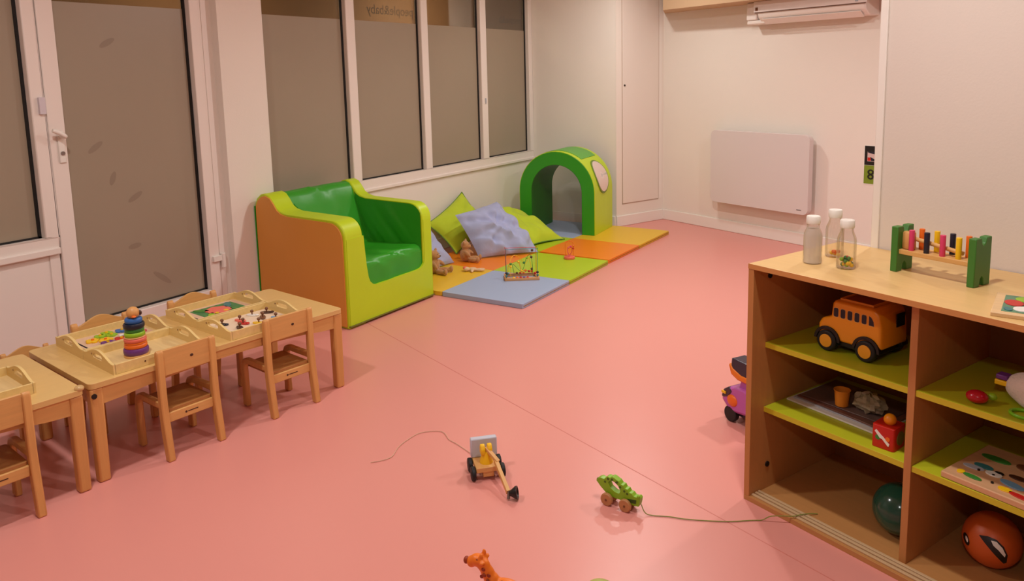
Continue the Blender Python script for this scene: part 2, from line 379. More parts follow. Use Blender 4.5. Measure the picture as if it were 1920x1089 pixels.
MB().prism([(-.206, .092), (-.213, .088), (-.218, .10), (-.216, .178), (-.208, .178)], 0.01, 1.02, 'yz').build('front_cover', mat('ac_cover', (236, 228, 224), .35), ac, bevel=.003)
MB().prism([(-.135, -.006), (-.188, .035), (-.193, .031), (-.140, -.012)], .08, .96, 'yz').build('louvre_flap', PVC, ac, bevel=.002)
MB().prism([(-.2062, .084), (-.2125, .082), (-.2140, .0875), (-.2062, .092)], .02, 1.01, 'yz').build('panel_gap', mat('gap_brown', (110, 84, 70), .7), ac)
for x in (.03, .93): MB().prism([(-.2165, .10), (-.2195, .10), (-.2195, .128), (-.2165, .128)], x, x+.025, 'yz').build('indicator', GREY if x > .5 else BRN, ac)
m = MB().box((-.11, -.16, .03), (.0, 0, .178)); m.box((-.11, -.15, -.005), (.10, 0, .03)); m.build('pipe_cover', PVC, ac, bevel=.01, seg=2)
ps = wallthing('wall_poster', 'small poster at the partition edge with black top and green lower half', 'poster', 2.16, .583)
MB().box((0, -.003, 0), (.3, 0, .306)).build('sheet', WHT, ps)
MB().box((.004, -.0035, .152), (.296, -.003, .302)).build('picture_panel', mat('poster_black', (20, 14, 14), .5), ps)
MB().box((.004, -.0035, .006), (.296, -.003, .150)).build('green_panel', mat('poster_green', (126, 150, 40), .5), ps)
MB().box((.028, -.0038, .182), (.27, -.0035, .258)).build('picture', mat('poster_photo', (216, 190, 184), .5), ps)
m = MB(); m.box((.03, -.0042, .186), (.055, -.0038, .212)); m.build('red_patch', RED, ps)
m = MB(); m.prism([(.03, .25), (.09, .238), (.15, .25), (.15, .258), (.03, .258)], -.0042, -.0038, 'xz'); m.prism([(.058, .186), (.15, .186), (.15, .215), (.09, .200), (.05, .217)], -.0042, -.0038, 'xz'); m.build('dark_shapes', NAVY, ps)
m = MB()
for cx, cz in ((.06, .098), (.06, .062), (.108, .098), (.108, .062)):
    pts = [(cx+.027*math.cos(t), cz+.022*math.sin(t)) for t in [2*PI*i/16 for i in range(16)]]; hol = [(cx+.011*math.cos(t), cz+.010*math.sin(t)) for t in [2*PI*i/12 for i in range(12)]]
    m.prism(pts, -.0042, -.0038, 'xz', [hol])
m.build('round_symbols', mat('symbol_ink', (26, 32, 14), .6), ps)

# ------------------------------------------------------------------ tables
# local x = towards the room (N), local y = along the wall (T)
def make_table(label, t1, n1, L=1.17, Wd=.615, hgt=.395):
    """t1,n1: room-side far corner; extends to -y and -x"""
    t = thing('toddler_table', label, 'table', tb(t1, n1), TANG, 'tables pushed end to end')
    MB().prism(rrect(-Wd, -L, 0, 0, .022), hgt-.022, hgt, 'xy').build('table_top', [wood('table_top_beech', (222, 184, 116), 'y', .4, .07)], t, bevel=.004)
    def apr(n, fl):
        P = [(0, .31)]; k = 14
        for i in range(k+1):
            s = i/k; P.append((s*fl, .305+.03*math.sin(PI*min(1, max(0, (s-.06)/.88)))**.6))
        P += [(fl, hgt-.022), (0, hgt-.022)]; return P[1:]
    for x in (-.028, -Wd+.012):
        MB().prism([(-L+.05+y, z) for y, z in apr(0, L-.1)], x, x+.018, 'yz').build('apron', BY, t, bevel=.002)
    for y in (-.03, -L+.012):
        MB().prism([(-Wd+.05+x, z) for x, z in apr(0, Wd-.1)], y, y+.018, 'xz').build('apron', BX, t, bevel=.002)
    for x in (-.027, -Wd+.027):
        for y in (-.027, -L+.027):
            s = .0235; q = .021
            l = MB().hexa([(x-q, y-q, 0), (x+q, y-q, 0), (x+q, y+q, 0), (x-q, y+q, 0)], [(x-s, y-s, hgt-.022), (x+s, y-s, hgt-.022), (x+s, y+s, hgt-.022), (x-s, y+s, hgt-.022)]).build('leg', BZ, t, bevel=.008, seg=3)
            if x > -.1 and y < -.5: MB().cyl((x+s-.001, y-.012, .345), (x+s+.004, y-.012, .345), .010, n=14).build('bolt', BLACK, l)
    return t
make_table('beech toddler table whose far end touches the green armchair side', -.03, .04)
t2 = make_table('beech toddler table at the left edge of the photo, single tray on it', -1.225, .06)
MB().ell((-.012, -.012, .398), (.017, .017, .012), n=16, m=8).build('corner_bumper', mat('bumper_clear', (226, 190, 130), .3, alpha=.75), t2)
# chairs: local -x = table side, local +x = backrest; origin at floor centre of seat
def make_chair(label, wavy, rail_mark):
    c = thing('toddler_chair', label, 'chair', group='beech toddler chairs round the tables')
    HW = .125
    for s in (-1, 1):
        y = s*(HW-.014)
        m = MB().prism([(.132, 0), (.162, 0), (.147, .13), (.139, .24), (.138, .440), (.134, .452), (.125, .456), (.115, .448), (.111, .43), (.108, .20), (.114, .12)], y-.014, y+.014, 'xz')
        m.build('rear_leg', BZ, c, bevel=.006, seg=2)
        A = [(-.098, 0), (-.064, 0), (-.068, .185), (-.062, .200), (-.045, .212), (.112, .212), (.112, .238), (-.055, .238), (-.082, .228), (-.096, .205)]
        MB().prism(A, y-.012, y+.012, 'xz').build('side_frame', BZ, c, bevel=.006, seg=2)
    m = MB().prism(rrect(-.095, -HW+.028, .122, HW-.028, .012), .188, .203, 'xy')
    m.build('seat', wood('seat_ply', (178, 122, 66), 'y', .5), c, bevel=.004)
    r = MB().box((.112, -HW+.028, .150), (.130, HW-.028, .190)).build('seat_rail', BY, c, bevel=.003)
    if rail_mark:
        m = MB(); m.ell((.1305, -.022, .171), (.0006, .005, .005), n=10, m=6); m.build('burnt_mark', DBR, r); MB().box((.13, -.014, .169), (.1306, .03, .173)).build('burnt_lettering', DBR, r)
    # backrest
    z0, z1 = .345, (.436 if wavy else .452); P = []
    for i in range(21):
        s = -1+2*i/20; P.append((s*(HW-.026), z1+(.034*(math.cos(s*PI)*.5+.5)**.8 if wavy else 0)))
    P = [(HW-.026, z0-.002), *[(-s*(HW-.026), z0-.006*math.cos(s*PI/2)) for s in [(-1+2*i/8) for i in range(8, -1, -1)]][1:-1], (-(HW-.026), z0-.002)]+P if 0 else [(-(HW-.026), z0), ((HW-.026), z0)]+P[::-1]
    m = MB().prism(P, .0, .013, 'yz')
    # lean the panel with the posts
    m.v = [(x+.118, y, z) for x, y, z in m.v]
    b = m.build('backrest', BY, c, bevel=.003)
    if rail_mark: MB().ell((.1315, .02, .40), (.0012, .0075, .006), n=12, m=6).build('screw_plug', DBR, b)
    return c
def place(c, t, n, face, extra=0, s=1):
    c.location = tb(t, n); c.rotation_euler = (0, 0, TANG+(0 if face > 0 else PI)+extra); c.scale = (s, s, s)
nearA = make_chair('front beech chair nearest the green armchair, back to the room', False, True)
place(nearA, -.345, -.072, 1, -.02)
nearB = copy_tree(nearA); nearB['label'] = 'front beech chair in the middle with dark plug on its back, beside the stacking toy'; place(nearB, -.832, -.072, 1, .02)
nearC = copy_tree(nearA); nearC['label'] = 'front beech chair cut off by the left edge of the photo'; place(nearC, -1.53, -.050, 1, .0)
farA = make_chair('far beech chair by the wall whose wavy back shows behind the tomato puzzle tray', True, False)
place(farA, -.455, -.470, -1)
farB = copy_tree(farA); farB['label'] = 'far beech chair by the wall whose wavy back shows behind the flower puzzle tray'; place(farB, -.892, -.470, -1)
farC = copy_tree(farA); farC['label'] = 'low beech chair behind the left table, only a bump of its back showing'; place(farC, -1.15, -.675, -1, 0, .765)

# ------------------------------------------------------------------ trays
def make_tray(label, t, n, rot=0, L=.365, W=.275):
    r = thing('wooden_tray', label, 'tray', tb(t, n, .395), TANG+rot, 'wooden trays with cut-out handles on the tables')
    MB().box((-W/2+.004, -L/2+.004, .001), (W/2-.004, L/2-.004, .007)).build('tray_base', TRAYB, r)
    for s in (-1, 1):
        MB().box((s*(W/2-.004)-.004, -L/2+.006, 0), (s*(W/2-.004)+.004, L/2-.006, .040)).build('side_panel', TRAY, r, bevel=.0015)
        P = [(-W/2, 0), (W/2, 0), (W/2, .040)]
        for i in range(17):
            q = 1-2*i/16; P.append((q*.118, .040+.030*(.5+.5*math.cos(q*PI))**.7))
        P.append((-W/2, .040))
        hole = [(p[0], p[1]) for p in rrect(-.042, .034, .042, .054, .0095, 4)]
        y = s*(L/2-.005)
        MB().prism(P, y-.005, y+.005, 'xz', [hole[::-1]]).build('end_panel', TRAY, r, bevel=.0012)
        MB().cyl((-.052, y-.0055*1, .046), (-.052, y+.0055, .046), .004, n=10).build('peg_mark', BRN, r)
    return r
make_tray('pine tray holding the flower puzzle, rear tray of the left pair', -.917, -.402)
trF = make_tray('pine tray under the ring stacking toy, front tray of the left pair', -.917, -.122)
MB().cyl((.1376, -.06, .02), (.1382, -.06, .02), .0035, n=10).build('burnt_mark', DBR, trF)
make_tray('pine tray holding the red tomato puzzle, rear tray beside the far end', -.437, -.398, .02)
make_tray('pine tray holding the animal peg puzzle, front tray behind a chair back', -.437, -.112, .02)
make_tray('pine tray at the left edge of the photo on the left table', -1.53, -.18)
# puzzles
def board(name, label, t, n, rot, w, l, group=None, hm=.0075, th=.006, m=None):
    r = thing(name, label, 'puzzle', tb(t, n, .395+hm), TANG+rot, group)
    MB().box((-w/2, -l/2, 0), (w/2, l/2, th)).build('board', m or PALE, r, bevel=.0015); return r
def flat(P, z0, z1): return MB().prism(P, z0, z1, 'xy')
def circ(cx, cy, r, n=14, sx=1, sy=1, a=0): 
    o = []
    for i in range(n):
        t = 2*PI*i/n; x, y = r*sx*math.cos(t), r*sy*math.sin(t); o.append((cx+x*math.cos(a)-y*math.sin(a), cy+x*math.sin(a)+y*math.cos(a)))
    return o
def flower(cx, cy, r, n=40, k=5, d=.28): return [(cx+r*(1-d+d*abs(math.cos(k*t/2)))*math.cos(t), cy+r*(1-d+d*abs(math.cos(k*t/2)))*math.sin(t)) for t in [2*PI*i/n for i in range(n)]]
pz = board('flower_puzzle', 'wooden puzzle board of coloured flower pieces in the rear left tray', -.912, -.402, 0, .225, .29)
for x, y, r, mm in ((-.02, -.085, .030, YEL), (.012, -.045, .030, YEL), (-.055, -.04, .026, LGR), (-.075, -.005, .026, LGR), (-.035, 0, .024, LGR), (.06, -.055, .032, PUR), (.05, .005, .030, RED), (.02, .035, .028, WHT), (.055, .055, .028, WHT), (-.06, .055, .030, BLU), (-.03, .09, .032, BLU), (.02, .10, .026, PNK)):
    f = flat(flower(x, y, r), .006, .013).build('flower_piece', mm, pz, bevel=.001)
    MB().cyl((x, y, .013), (x, y, .018), .006, n=12).build('flower_centre', YEL if mm is not YEL else ORG, f)
MB().lathe([(0, 0), (.004, .0), (.004, .010), (.0085, .014), (.009, .02), (.005, .026), (0, .027)], (-.075, .075, .006), n=12).build('peg', RED, pz)
MB().box((-.09, -.138, .0058), (.05, -.131, .0066)).build('slot', DARKHOLE, pz)
pz = board('tomato_puzzle', 'wooden puzzle of a red tomato on green leaves in the rear far tray', -.43, -.398, .02, .225, .29, m=PALE)
MB().prism(rrect(-.085, -.10, .085, .115, .004), .0058, .0068, 'xy').build('picture_ground', mat('leaf_green_print', (66, 128, 72), .5, .5, 30), pz)
for P, mm, nm in ((flower(.0, .0, .062, 40, 6, .12), CORAL, 'tomato_piece'), (circ(-.05, -.06, .04, 12, 1, .4, .6), GRN, 'leaf_piece'), (circ(.05, -.065, .036, 12, 1, .4, -.6), LGR, 'leaf_piece'), (circ(-.045, .075, .045, 12, 1, .4, -.5), TEAL, 'leaf_piece'), (circ(.05, .075, .04, 12, 1, .4, .6), GRN, 'leaf_piece'), (circ(.035, .02, .012), YEL, 'slice_piece'), (circ(.04, -.03, .010), YEL, 'slice_piece')):
    flat(P, .0066, .0095 if nm != 'slice_piece' else .0105).build(nm, mm, pz, bevel=.0006)
MB().box((-.07, -.138, .0058), (.06, -.131, .0066)).build('slot', DARKHOLE, pz)
pz = board('animal_peg_puzzle', 'pale wooden peg puzzle of small animals in the front far tray', -.43, -.112, .02, .235, .30, m=mat('puzzle_pale', (236, 212, 184), .5))
k = 0
for x, y, mm, a in ((-.06, -.11, NAVY, .3), (.05, -.09, DBR, -.3), (-.045, -.03, CORAL, .2), (.06, .0, YEL, .5), (-.07, .05, WHT, .4), (.0, .06, BRN, -.5), (.06, .09, SKY, .1), (-.05, .115, DBR, .7), (.005, -.045, RED, .3)):
    P = circ(x, y, .030, 16, 1, .45, a); f = flat(P, .006, .012).build('animal_piece', mm, pz, bevel=.001)
    c_, s_ = math.cos(a), math.sin(a)
    MB().ell((x+.026*c_, y+.026*s_, .012), (.010, .009, .004), n=10, m=6).build('animal_head', mm, f)
    MB().lathe([(0, 0), (.003, 0), (.003, .008), (.0075, .012), (.008, .018), (.004, .022), (0, .022)], (x, y, .012), n=10).build('peg', BRN, f)
# stacking toy
st = thing('stacking_toy', 'wooden duck-headed stacking toy of coloured rings in the front left tray', 'toy', tb(-.95, -.118, .4025), TANG); st.scale = (.86, .86, .84)
MB().lathe([(0, 0), (.055, 0), (.055, .008), (.05, .012), (0, .012)], n=32).build('base', BX, st)
z = .012; rings = [(PUR, .056, .030), (ORG, .051, .020), (ORG, .049, .010), (CORAL, .050, .019), (paint('peach', (240, 170, 120)), .048, .007), (LGR, .046, .022), (GRN, .043, .018), (NAVY, .047, .026), (BLU, .039, .024)]
for mm, r, hh in rings:
    MB().lathe([(.006, 0), (r-.004, 0), (r-.0008, hh*.18), (r, hh*.5), (r-.0008, hh*.82), (r-.004, hh), (.006, hh)], (0, 0, z), n=32).build('ring', mm, st); z += hh
hd = MB(); hd.ell((0, 0, z+.024), (.029, .029, .030), n=24, m=14); hd.build('duck_head', BZ, st)
MB().ell((.012, .028, z+.020), (.010, .008, .013), n=12, m=8).build('eye', DBR, st)
MB().ell((.03, -.010, z+.012), (.012, .010, .005), n=12, m=8).build('beak', ORG, st)

# ------------------------------------------------------------------ green armchair
ar = thing('foam_armchair', 'large green and lime vinyl foam armchair with ochre outer side', 'armchair', (-3.285, 3.23, 0), 0)
# local x: 0 front .. -.785 back ; local y: 0 near .. .82 far
def arcp(cx, cz, r, a0, a1, n=6): return [(cx+r*math.cos(math.radians(a0+(a1-a0)*i/n)), cz+r*math.sin(math.radians(a0+(a1-a0)*i/n))) for i in range(n+1)]
PROF = [(0, 0)]+arcp(-.10, .56, .10, 0, 90)+[(-.30, .664), (-.50, .668), (-.555, .680), (-.59, .70), (-.62, .74), (-.65, .772), (-.69, .786), (-.73, .778), (-.765, .752), (-.785, .71), (-.787, .60), (-.787, 0)]
def inset(P, d): 
    c = (-.39, .33); return [(x+(d if x < c[0] else -d), z+(d if z < .05 else -d)) for x, z in P]
MB().prism(PROF, .004, .156, 'xz').build('near_arm', LIME, ar, bevel=.016, seg=3)
MB().prism(PROF, .722, .82, 'xz').build('far_arm', LIME, ar, bevel=.016, seg=3)
MB().prism(inset(PROF, .014), -.003, .008, 'xz').build('outer_side', OCHRE, ar, bevel=.003)
def jitter(m, amp, seed=1):
    return m
SEAT = [(-.012, .02)]+[(-.012, .30)]+arcp(-.065, .333, .052, 0, 90)+[(-.30, .372), (-.44, .368), (-.475, .39), (-.50, .43), (-.60, .66), (-.63, .735), (-.655, .765), (-.69, .778), (-.73, .770), (-.762, .745), (-.778, .70), (-.78, .02)]
def wrinkled_prism(P, y0, y1, n, amp):
    m = MB(); k = len(P); vs = []; fs = []
    for j in range(n+1):
        t = j/n; y = y0+(y1-y0)*t
        for i, (x, z) in enumerate(P):
            d = amp*math.sin(t*PI)*(math.sin(t*17+i*1.3)*.4+math.sin(t*29+i*2.1+1)*.3)
            vs.append((x+d, y, z+d))
    for j in range(n):
        for i in range(k): fs.append((j*k+i, j*k+(i+1) % k, (j+1)*k+(i+1) % k, (j+1)*k+i))
    fs += [tuple(range(k)), tuple(reversed(range(n*k, (n+1)*k)))]
    return m.add(vs, fs)
wrinkled_prism(SEAT, .154, .724, 24, .008).build('seat_and_back', GREEN, ar)
INN = [(-.012, .25)]+arcp(-.094, .558, .082, 0, 90)+[(-.32, .644), (-.52, .648), (-.58, .672), (-.60, .60), (-.47, .36), (-.40, .25)]
def fold_panel(P, yb, sgn, nm):
    # upholstery panel with soft diagonal folds
    x0, x1 = -.60, -.010; z0, z1 = .25, .668; nx, nz = 40, 26; vs = []; fs = []
    def top(x):
        for (ax, az), (bx, bz) in zip(PROF, PROF[1:]):
            if bx <= x <= ax and az > .5: return az+(bz-az)*(x-ax)/(bx-ax if bx != ax else 1)-.006 if bx != ax else az
        return .655
    for i in range(nx+1):
        for j in range(nz+1):
            x = x0+(x1-x0)*i/nx; z = z0+(top(x)-z0)*j/nz
            e = math.sin(PI*i/nx)*math.sin(PI*(j/nz)**1.4)
            f = (math.sin(26*(x+.9*z)+1.0)**3*.9+math.sin(44*(x+.7*z)+2)*.35)*.016*e*(1.25-j/nz)
            vs.append((x, yb+sgn*max(.0035, .007+.012*e+f), z))
    for i in range(nx):
        for j in range(nz):
            a = i*(nz+1)+j; fs.append((a, a+nz+1, a+nz+2, a+1))
    k = len(vs); vs += [(x, yb-sgn*.004, z) for x, y, z in vs]
    for i in range(nx):
        for j in range(nz):
            a = k+i*(nz+1)+j; fs.append((a, a+1, a+nz+2, a+nz+1))
    return MB().add(vs, fs).build(nm, GREEN, ar)
fold_panel(None, .156, 1, 'inner_side'); fold_panel(None, .722, -1, 'inner_side')
# front panel with rounded notch
N = [(.016, .010), (.806, .010), (.806, .550), (.731, .550)]+[(.735, .32)]+[(.665+.07*math.cos(math.radians(t)), .295+.07*math.sin(math.radians(t))) for t in (0, -25, -50, -70, -90)]+[(.265, .222)]+[(.262+.075*math.cos(math.radians(t)), .297+.075*math.sin(math.radians(t))) for t in (-95, -120, -145, -170)]+[(.176, .36), (.160, .550), (.016, .550)]
MB().prism(N, -.03, .0022, 'yz').build('front_panel', LIME, ar)
MB().box((-.012, .006, .012), (.012, .814, .020)).build('zip', mat('zip_dark', (110, 104, 30), .6), ar, bevel=.002)
MB().box((-.792, .0, .0), (-.786, .82, .70)).build('back_panel', GREEN, ar, bevel=.004)

# ------------------------------------------------------------------ play mats
def playmat(name, label, x0, xm, x1, y0, ym, y1, mats, skew=0):
    t = thing(name, label, 'play mat', ((x0+x1)/2, (y0+y1)/2, 0), 0, 'four-colour foam play mats on the floor')
    cx, cy = (x0+x1)/2, (y0+y1)/2
    for (a, b, c, d), mm, nm in zip(((xm, y0, x1, ym), (xm, ym, x1, y1), (x0, y0, xm, ym), (x0, ym, xm, y1)), mats, ('square',)*4):
        MB().prism(rrect(a-cx+.001, b-cy+.001, c-cx-.001, d-cy-.001, .010, 3), .001, .032, 'xy').build(nm, mm, t, bevel=.010, seg=3)
    m = MB().box((x1-cx-.012, y0-cy+.01, .014), (x1-cx+.0015, y1-cy-.01, .018)); m.build('zip', mat('mat_zip', (150, 110, 30), .6), t)
    return t
m1 = playmat('play_mat', 'play mat beside the armchair with its front square blue', -3.90, -3.25, -2.60, 4.072, 4.728, 5.390, (MBLU, MGRN, MYEL, MORG))
m1.rotation_euler.z = math.radians(1.2)
playmat('play_mat', 'play mat under the tunnel arch with its far front square yellow', -3.92, -3.26, -2.62, 5.425, 6.02, 6.70, (MORG, MYEL, MGRN, MBLU))

# ------------------------------------------------------------------ tunnel arch
ta = thing('tunnel_arch', 'green and lime foam crawl-through arch with round mirror on its side', 'play arch', (-3.13, 6.19, .032), math.radians(6.5))
# local: x 0 right .. -.75 left ; y 0 front .. .49 back
def arch(ro, ri, zs, x=-.375):
    o = [(x+ro, 0)]+[(x+ro*math.cos(t), zs+ro*math.sin(t)) for t in [PI*i/28 for i in range(29)]]+[(x-ro, 0)]
    i = [(x-ri, 0)]+[(x+ri*math.cos(t), zs+ri*math.sin(t)) for t in [PI-PI*i/28 for i in range(29)]]+[(x+ri, 0)]
    return o+i
ZS = .385
MB().prism(arch(.370, .252, ZS), 0, .49, 'xz').build('foam_core', GREEN, ta, bevel=.006)
MB().prism(arch(.376, .369, ZS), .004, .486, 'xz').build('outer_cover', LIME, ta, bevel=.003)
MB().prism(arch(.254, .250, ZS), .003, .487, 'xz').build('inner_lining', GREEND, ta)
def surf(t, d, off):   # outer surface, t = angle from right horizontal (neg = below spring), d = depth
    R = .376+off; x = -.375
    if t >= 0: return (x+R*math.cos(t), d, ZS+R*math.sin(t))
    return (x+R, d, ZS+t*R)
def patch(tfun, n=14, k=14, th=.004):
    vs = []; fs = []
    for lay in (0, th):
        for i in range(n+1):
            for j in range(k+1):
                t, d = tfun(i/n, j/k); vs.append(surf(t, d, lay))
    N_ = (n+1)*(k+1)
    for i in range(n):
        for j in range(k):
            a = i*(k+1)+j; b = a+k+1; fs.append((a, a+1, b+1, b)); fs.append((a+N_, b+N_, b+1+N_, a+1+N_))
    for i in range(n):
        for j, s in ((0, 0), (k, 0)):
            a = i*(k+1)+j; fs.append((a, a+k+1, a+k+1+N_, a+N_))
    for j in range(k):
        for i in (0, n):
            a = i*(k+1)+j; fs.append((a, a+1, a+1+N_, a+N_))
    return MB().add(vs, fs)
patch(lambda a, b: (.93+a*1.9, .065+b*.36)).build('top_panel', mat('mid_green_vinyl', (92, 176, 60), .36, .05, 5, .1, 8), ta)
def disc(rad_t, rad_d):
    def f(a, b):
        ang = 2*PI*b; return (.37+a*rad_t*math.sin(ang), .245+a*rad_d*math.cos(ang))
    return f
patch(disc(.44, .155), th=.006, k=36, n=4).build('mirror_rim', mat('rim_green', (110, 140, 50), .5), ta)
patch(disc(.395, .138), th=.009, k=36, n=4).build('mirror', mat('mirror_foil', (240, 222, 214), .3, metal=.3), ta)

# ------------------------------------------------------------------ cushions
def pillow(name, label, A, B, C, D, puff, m, seed=0, wr=.012, group='floor cushions against the wall', up=None, N_=26, piping=None, base=.35, pin=.10):
    A, B, C, D = map(Vector, (A, B, C, D)); nrm = (B-A).cross(D-A).normalized()
    if nrm.z < 0 and up is None: nrm = -nrm
    if up is not None and nrm.dot(Vector(up)) < 0: nrm = -nrm
    rnd = random.Random(seed); ph = [rnd.uniform(0, 6) for _ in range(10)]; vs = []; fs = []
    ctr = (A+B+C+D)/4
    for sgn in (1, -base):
        for i in range(N_+1):
            for j in range(N_+1):
                u, v = i/N_, j/N_; x, y = 2*u-1, 2*v-1
                # pull the sides in for pointed corners
                uu = .5+(u-.5)*(1-pin*(1-y*y)); vv = .5+(v-.5)*(1-pin*(1-x*x))
                p = A*(1-uu)*(1-vv)+B*uu*(1-vv)+C*uu*vv+D*(1-uu)*vv
                h_ = max(0, (1-x**4)*(1-y**4))**.55*(1-.35*(x*x+y*y)/2)
                e = max(0, (1-x*x)*(1-y*y))**.4
                wv = wr*e*(math.sin(9*u+5*v+ph[0])+.7*math.sin(15*v-7*u+ph[1])+.6*math.sin(21*u*v+ph[2])+.35*math.sin(38*u+11*v+ph[3])+.3*math.sin(31*v-22*u+ph[4]))
                rad = math.hypot(x, y); wv += wr*1.2*min(1, rad)*e*math.sin(9*math.atan2(y, x)+ph[5])-wr*1.3*e*abs(math.sin(7*u-4*v+ph[6]+.8*math.sin(5*v)))**.5
                vs.append(p+nrm*sgn*(puff*h_+(wv if sgn > 0 else 0)))
    M1 = (N_+1)**2
    for i in range(N_):
        for j in range(N_):
            a = i*(N_+1)+j; b = a+N_+1; fs.append((a, b, b+1, a+1)); fs.append((a+M1, a+1+M1, b+1+M1, b+M1))
    loc = Vector((ctr.x, ctr.y, min(A.z, B.z, C.z, D.z)))
    vs = [Vector(v)-loc for v in vs]
    fl = .033-loc.z
    vs = [Vector((v.x, v.y, max(v.z, fl))) for v in vs]
    mb = MB().add(vs, fs)
    if piping:
        t = thing(name, label, 'cushion', loc, 0, group)
        mb.build('cover', m, t)
        q = [vs[i*(N_+1)] for i in range(N_+1)]+[vs[N_*(N_+1)+j] for j in range(1, N_+1)]+[vs[i*(N_+1)+N_] for i in range(N_-1, -1, -1)]+[vs[j] for j in range(N_-1, -1, -1)]
        MB().tube(q, .005, 6).build('piping', piping, t); return t
    o = mb.build(name, m); o.location = loc; return tag(o, label, 'cushion', group)
pillow('floor_cushion', 'lime green square cushion standing on its corner against the wall', (-4.09, 4.98, .27), (-4.10, 5.50, .47), (-3.86, 5.60, .16), (-3.82, 5.02, .035), .085, CLIME, 1, .006, up=(1, -.2, .6), piping=CGRN)
pillow('floor_cushion', 'lime green cushion sloping to the floor between the blue cushion and arch', (-3.99, 5.50, .32), (-3.97, 6.02, .25), (-3.30, 5.93, .037), (-3.42, 5.42, .037), .11, CLIME, 5, .010, piping=CGRN, up=(.5, -.3, .8))
pillow('floor_cushion', 'crumpled blue-grey cushion lying on top of the lime ones', (-3.78, 4.97, .375), (-3.76, 5.55, .40), (-3.23, 5.36, .045), (-3.56, 4.98, .04), .13, CBLUE, 9, .019, up=(.6, -.3, .7), base=.3, pin=.04, N_=44)
pillow('floor_cushion', 'blue-grey cushion wedged against the right side of the armchair', (-3.86, 4.22, .31), (-3.86, 4.74, .30), (-3.66, 4.78, .036), (-3.62, 4.22, .036), .07, CBLUE, 13, .006, up=(.8, -.1, .5))

# ------------------------------------------------------------------ soft toys
def blob(name, els, m, parent, vox=.006):
    b = MB()
    for c, r, *rot in els: b.ell(c, r, rot[0] if rot else None, n=16, m=10)
    return b.build(name, m, parent, remesh=vox)
def bear(label, loc, rz, s=1, m=FUR):
    t = thing('teddy_bear', label, 'soft toy', loc, rz, 'soft toys on the play mat')
    E_ = [((0, 0, .055), (.042, .046, .056)), ((.004, 0, .132), (.036, .040, .034)), ((.034, 0, .124), (.018, .020, .015)),
          ((0, .036, .160), (.010, .017, .018)), ((0, -.036, .160), (.010, .017, .018)),
          ((.028, .050, .070), (.040, .014, .015), (0, .6, .5)), ((.028, -.050, .070), (.040, .014, .015), (0, .6, -.5)),
          ((.065, .034, .020), (.052, .020, .019), (0, 0, .35)), ((.065, -.034, .020), (.052, .020, .019), (0, 0, -.35)),
          ((.112, .052, .026), (.014, .019, .024)), ((.112, -.052, .026), (.014, .019, .024))]
    E_ = [(tuple(v*s for v in c), tuple(v*s for v in r), *ro) for c, r, *ro in E_]
    blob('body', E_, m, t, .005)
    MB().ell((.052*s, 0, .129*s), (.005*s, .007*s, .005*s), n=10, m=6).build('nose', DBR, t)
    for q in (-1, 1): MB().ell((.036*s, q*.014*s, .143*s), (.003*s, .003*s, .003*s), n=8, m=6).build('eye', BLACK, t)
    return t
bear('tan plush bear sitting upright in front of the lime cushion', (-3.61, 4.86, .032), .45, 1.0)
bear('tan plush bear half hidden beside the armchair front', (-3.60, 4.45, .032), .25, 1.05)
dl = thing('rag_doll', 'small pale plush doll lying flat on the yellow mat square', 'soft toy', (-3.37, 4.63, .032), .55, 'soft toys on the play mat')
blob('body', [((0, 0, .016), (.034, .020, .015)), ((-.05, 0, .018), (.024, .024, .018)), ((.055, .014, .012), (.040, .010, .010), (0, 0, .2)), ((.055, -.014, .012), (.040, .010, .010), (0, 0, -.2)), ((-.005, .034, .010), (.012, .026, .009)), ((-.005, -.034, .010), (.012, .026, .009))], FURL, dl, .004)
MB().ell((-.06, .004, .026), (.018, .020, .013), n=12, m=8).build('hair', CORAL, dl)

# ------------------------------------------------------------------ bead mazes
bm_ = thing('bead_maze', 'large wooden bead maze with coloured wires on the blue mat square', 'toy', (-2.94, 4.635, .032), math.radians(36))
# local x along (right), y depth
m = MB(); m.box((-.125, -.075, 0), (.125, -.052, .020)); m.box((-.125, .052, 0), (.125, .075, .020)); m.box((-.125, -.052, 0), (-.100, .052, .020)); m.box((.100, -.052, 0), (.125, .052, .020))
m.build('wooden_base', wood('maze_base', (206, 150, 96), 'x'), bm_, bevel=.003)
wires = [([(-.112, -.06, .02), (-.112, -.06, .215), (-.10, -.06, .228), (.10, -.06, .228), (.112, -.06, .215), (.112, -.06, .02)], TEAL),
         ([(-.112, .06, .02), (-.112, .06, .20), (-.10, .06, .212), (.10, .06, .212), (.112, .06, .20), (.112, .06, .02)], RED),
         ([(-.08, -.06, .02), (-.08, -.05, .15), (-.03, 0, .17), (.03, .02, .10), (.06, .04, .14), (.08, .06, .02)], YEL),
         ([(-.05, .06, .02), (-.06, .02, .10), (0, -.03, .06), (.04, -.02, .16), (.07, -.05, .17), (.08, -.06, .02)], GRN),
         ([(-.10, 0, .02), (-.09, 0, .10), (-.02, .01, .12), (.0, .0, .06), (.06, 0, .05), (.10, 0, .02)], ORG)]
for P, mm in wires: MB().tube(P, .0018, 6, smooth=6).build('wire', mm, bm_)
rb = random.Random(3)
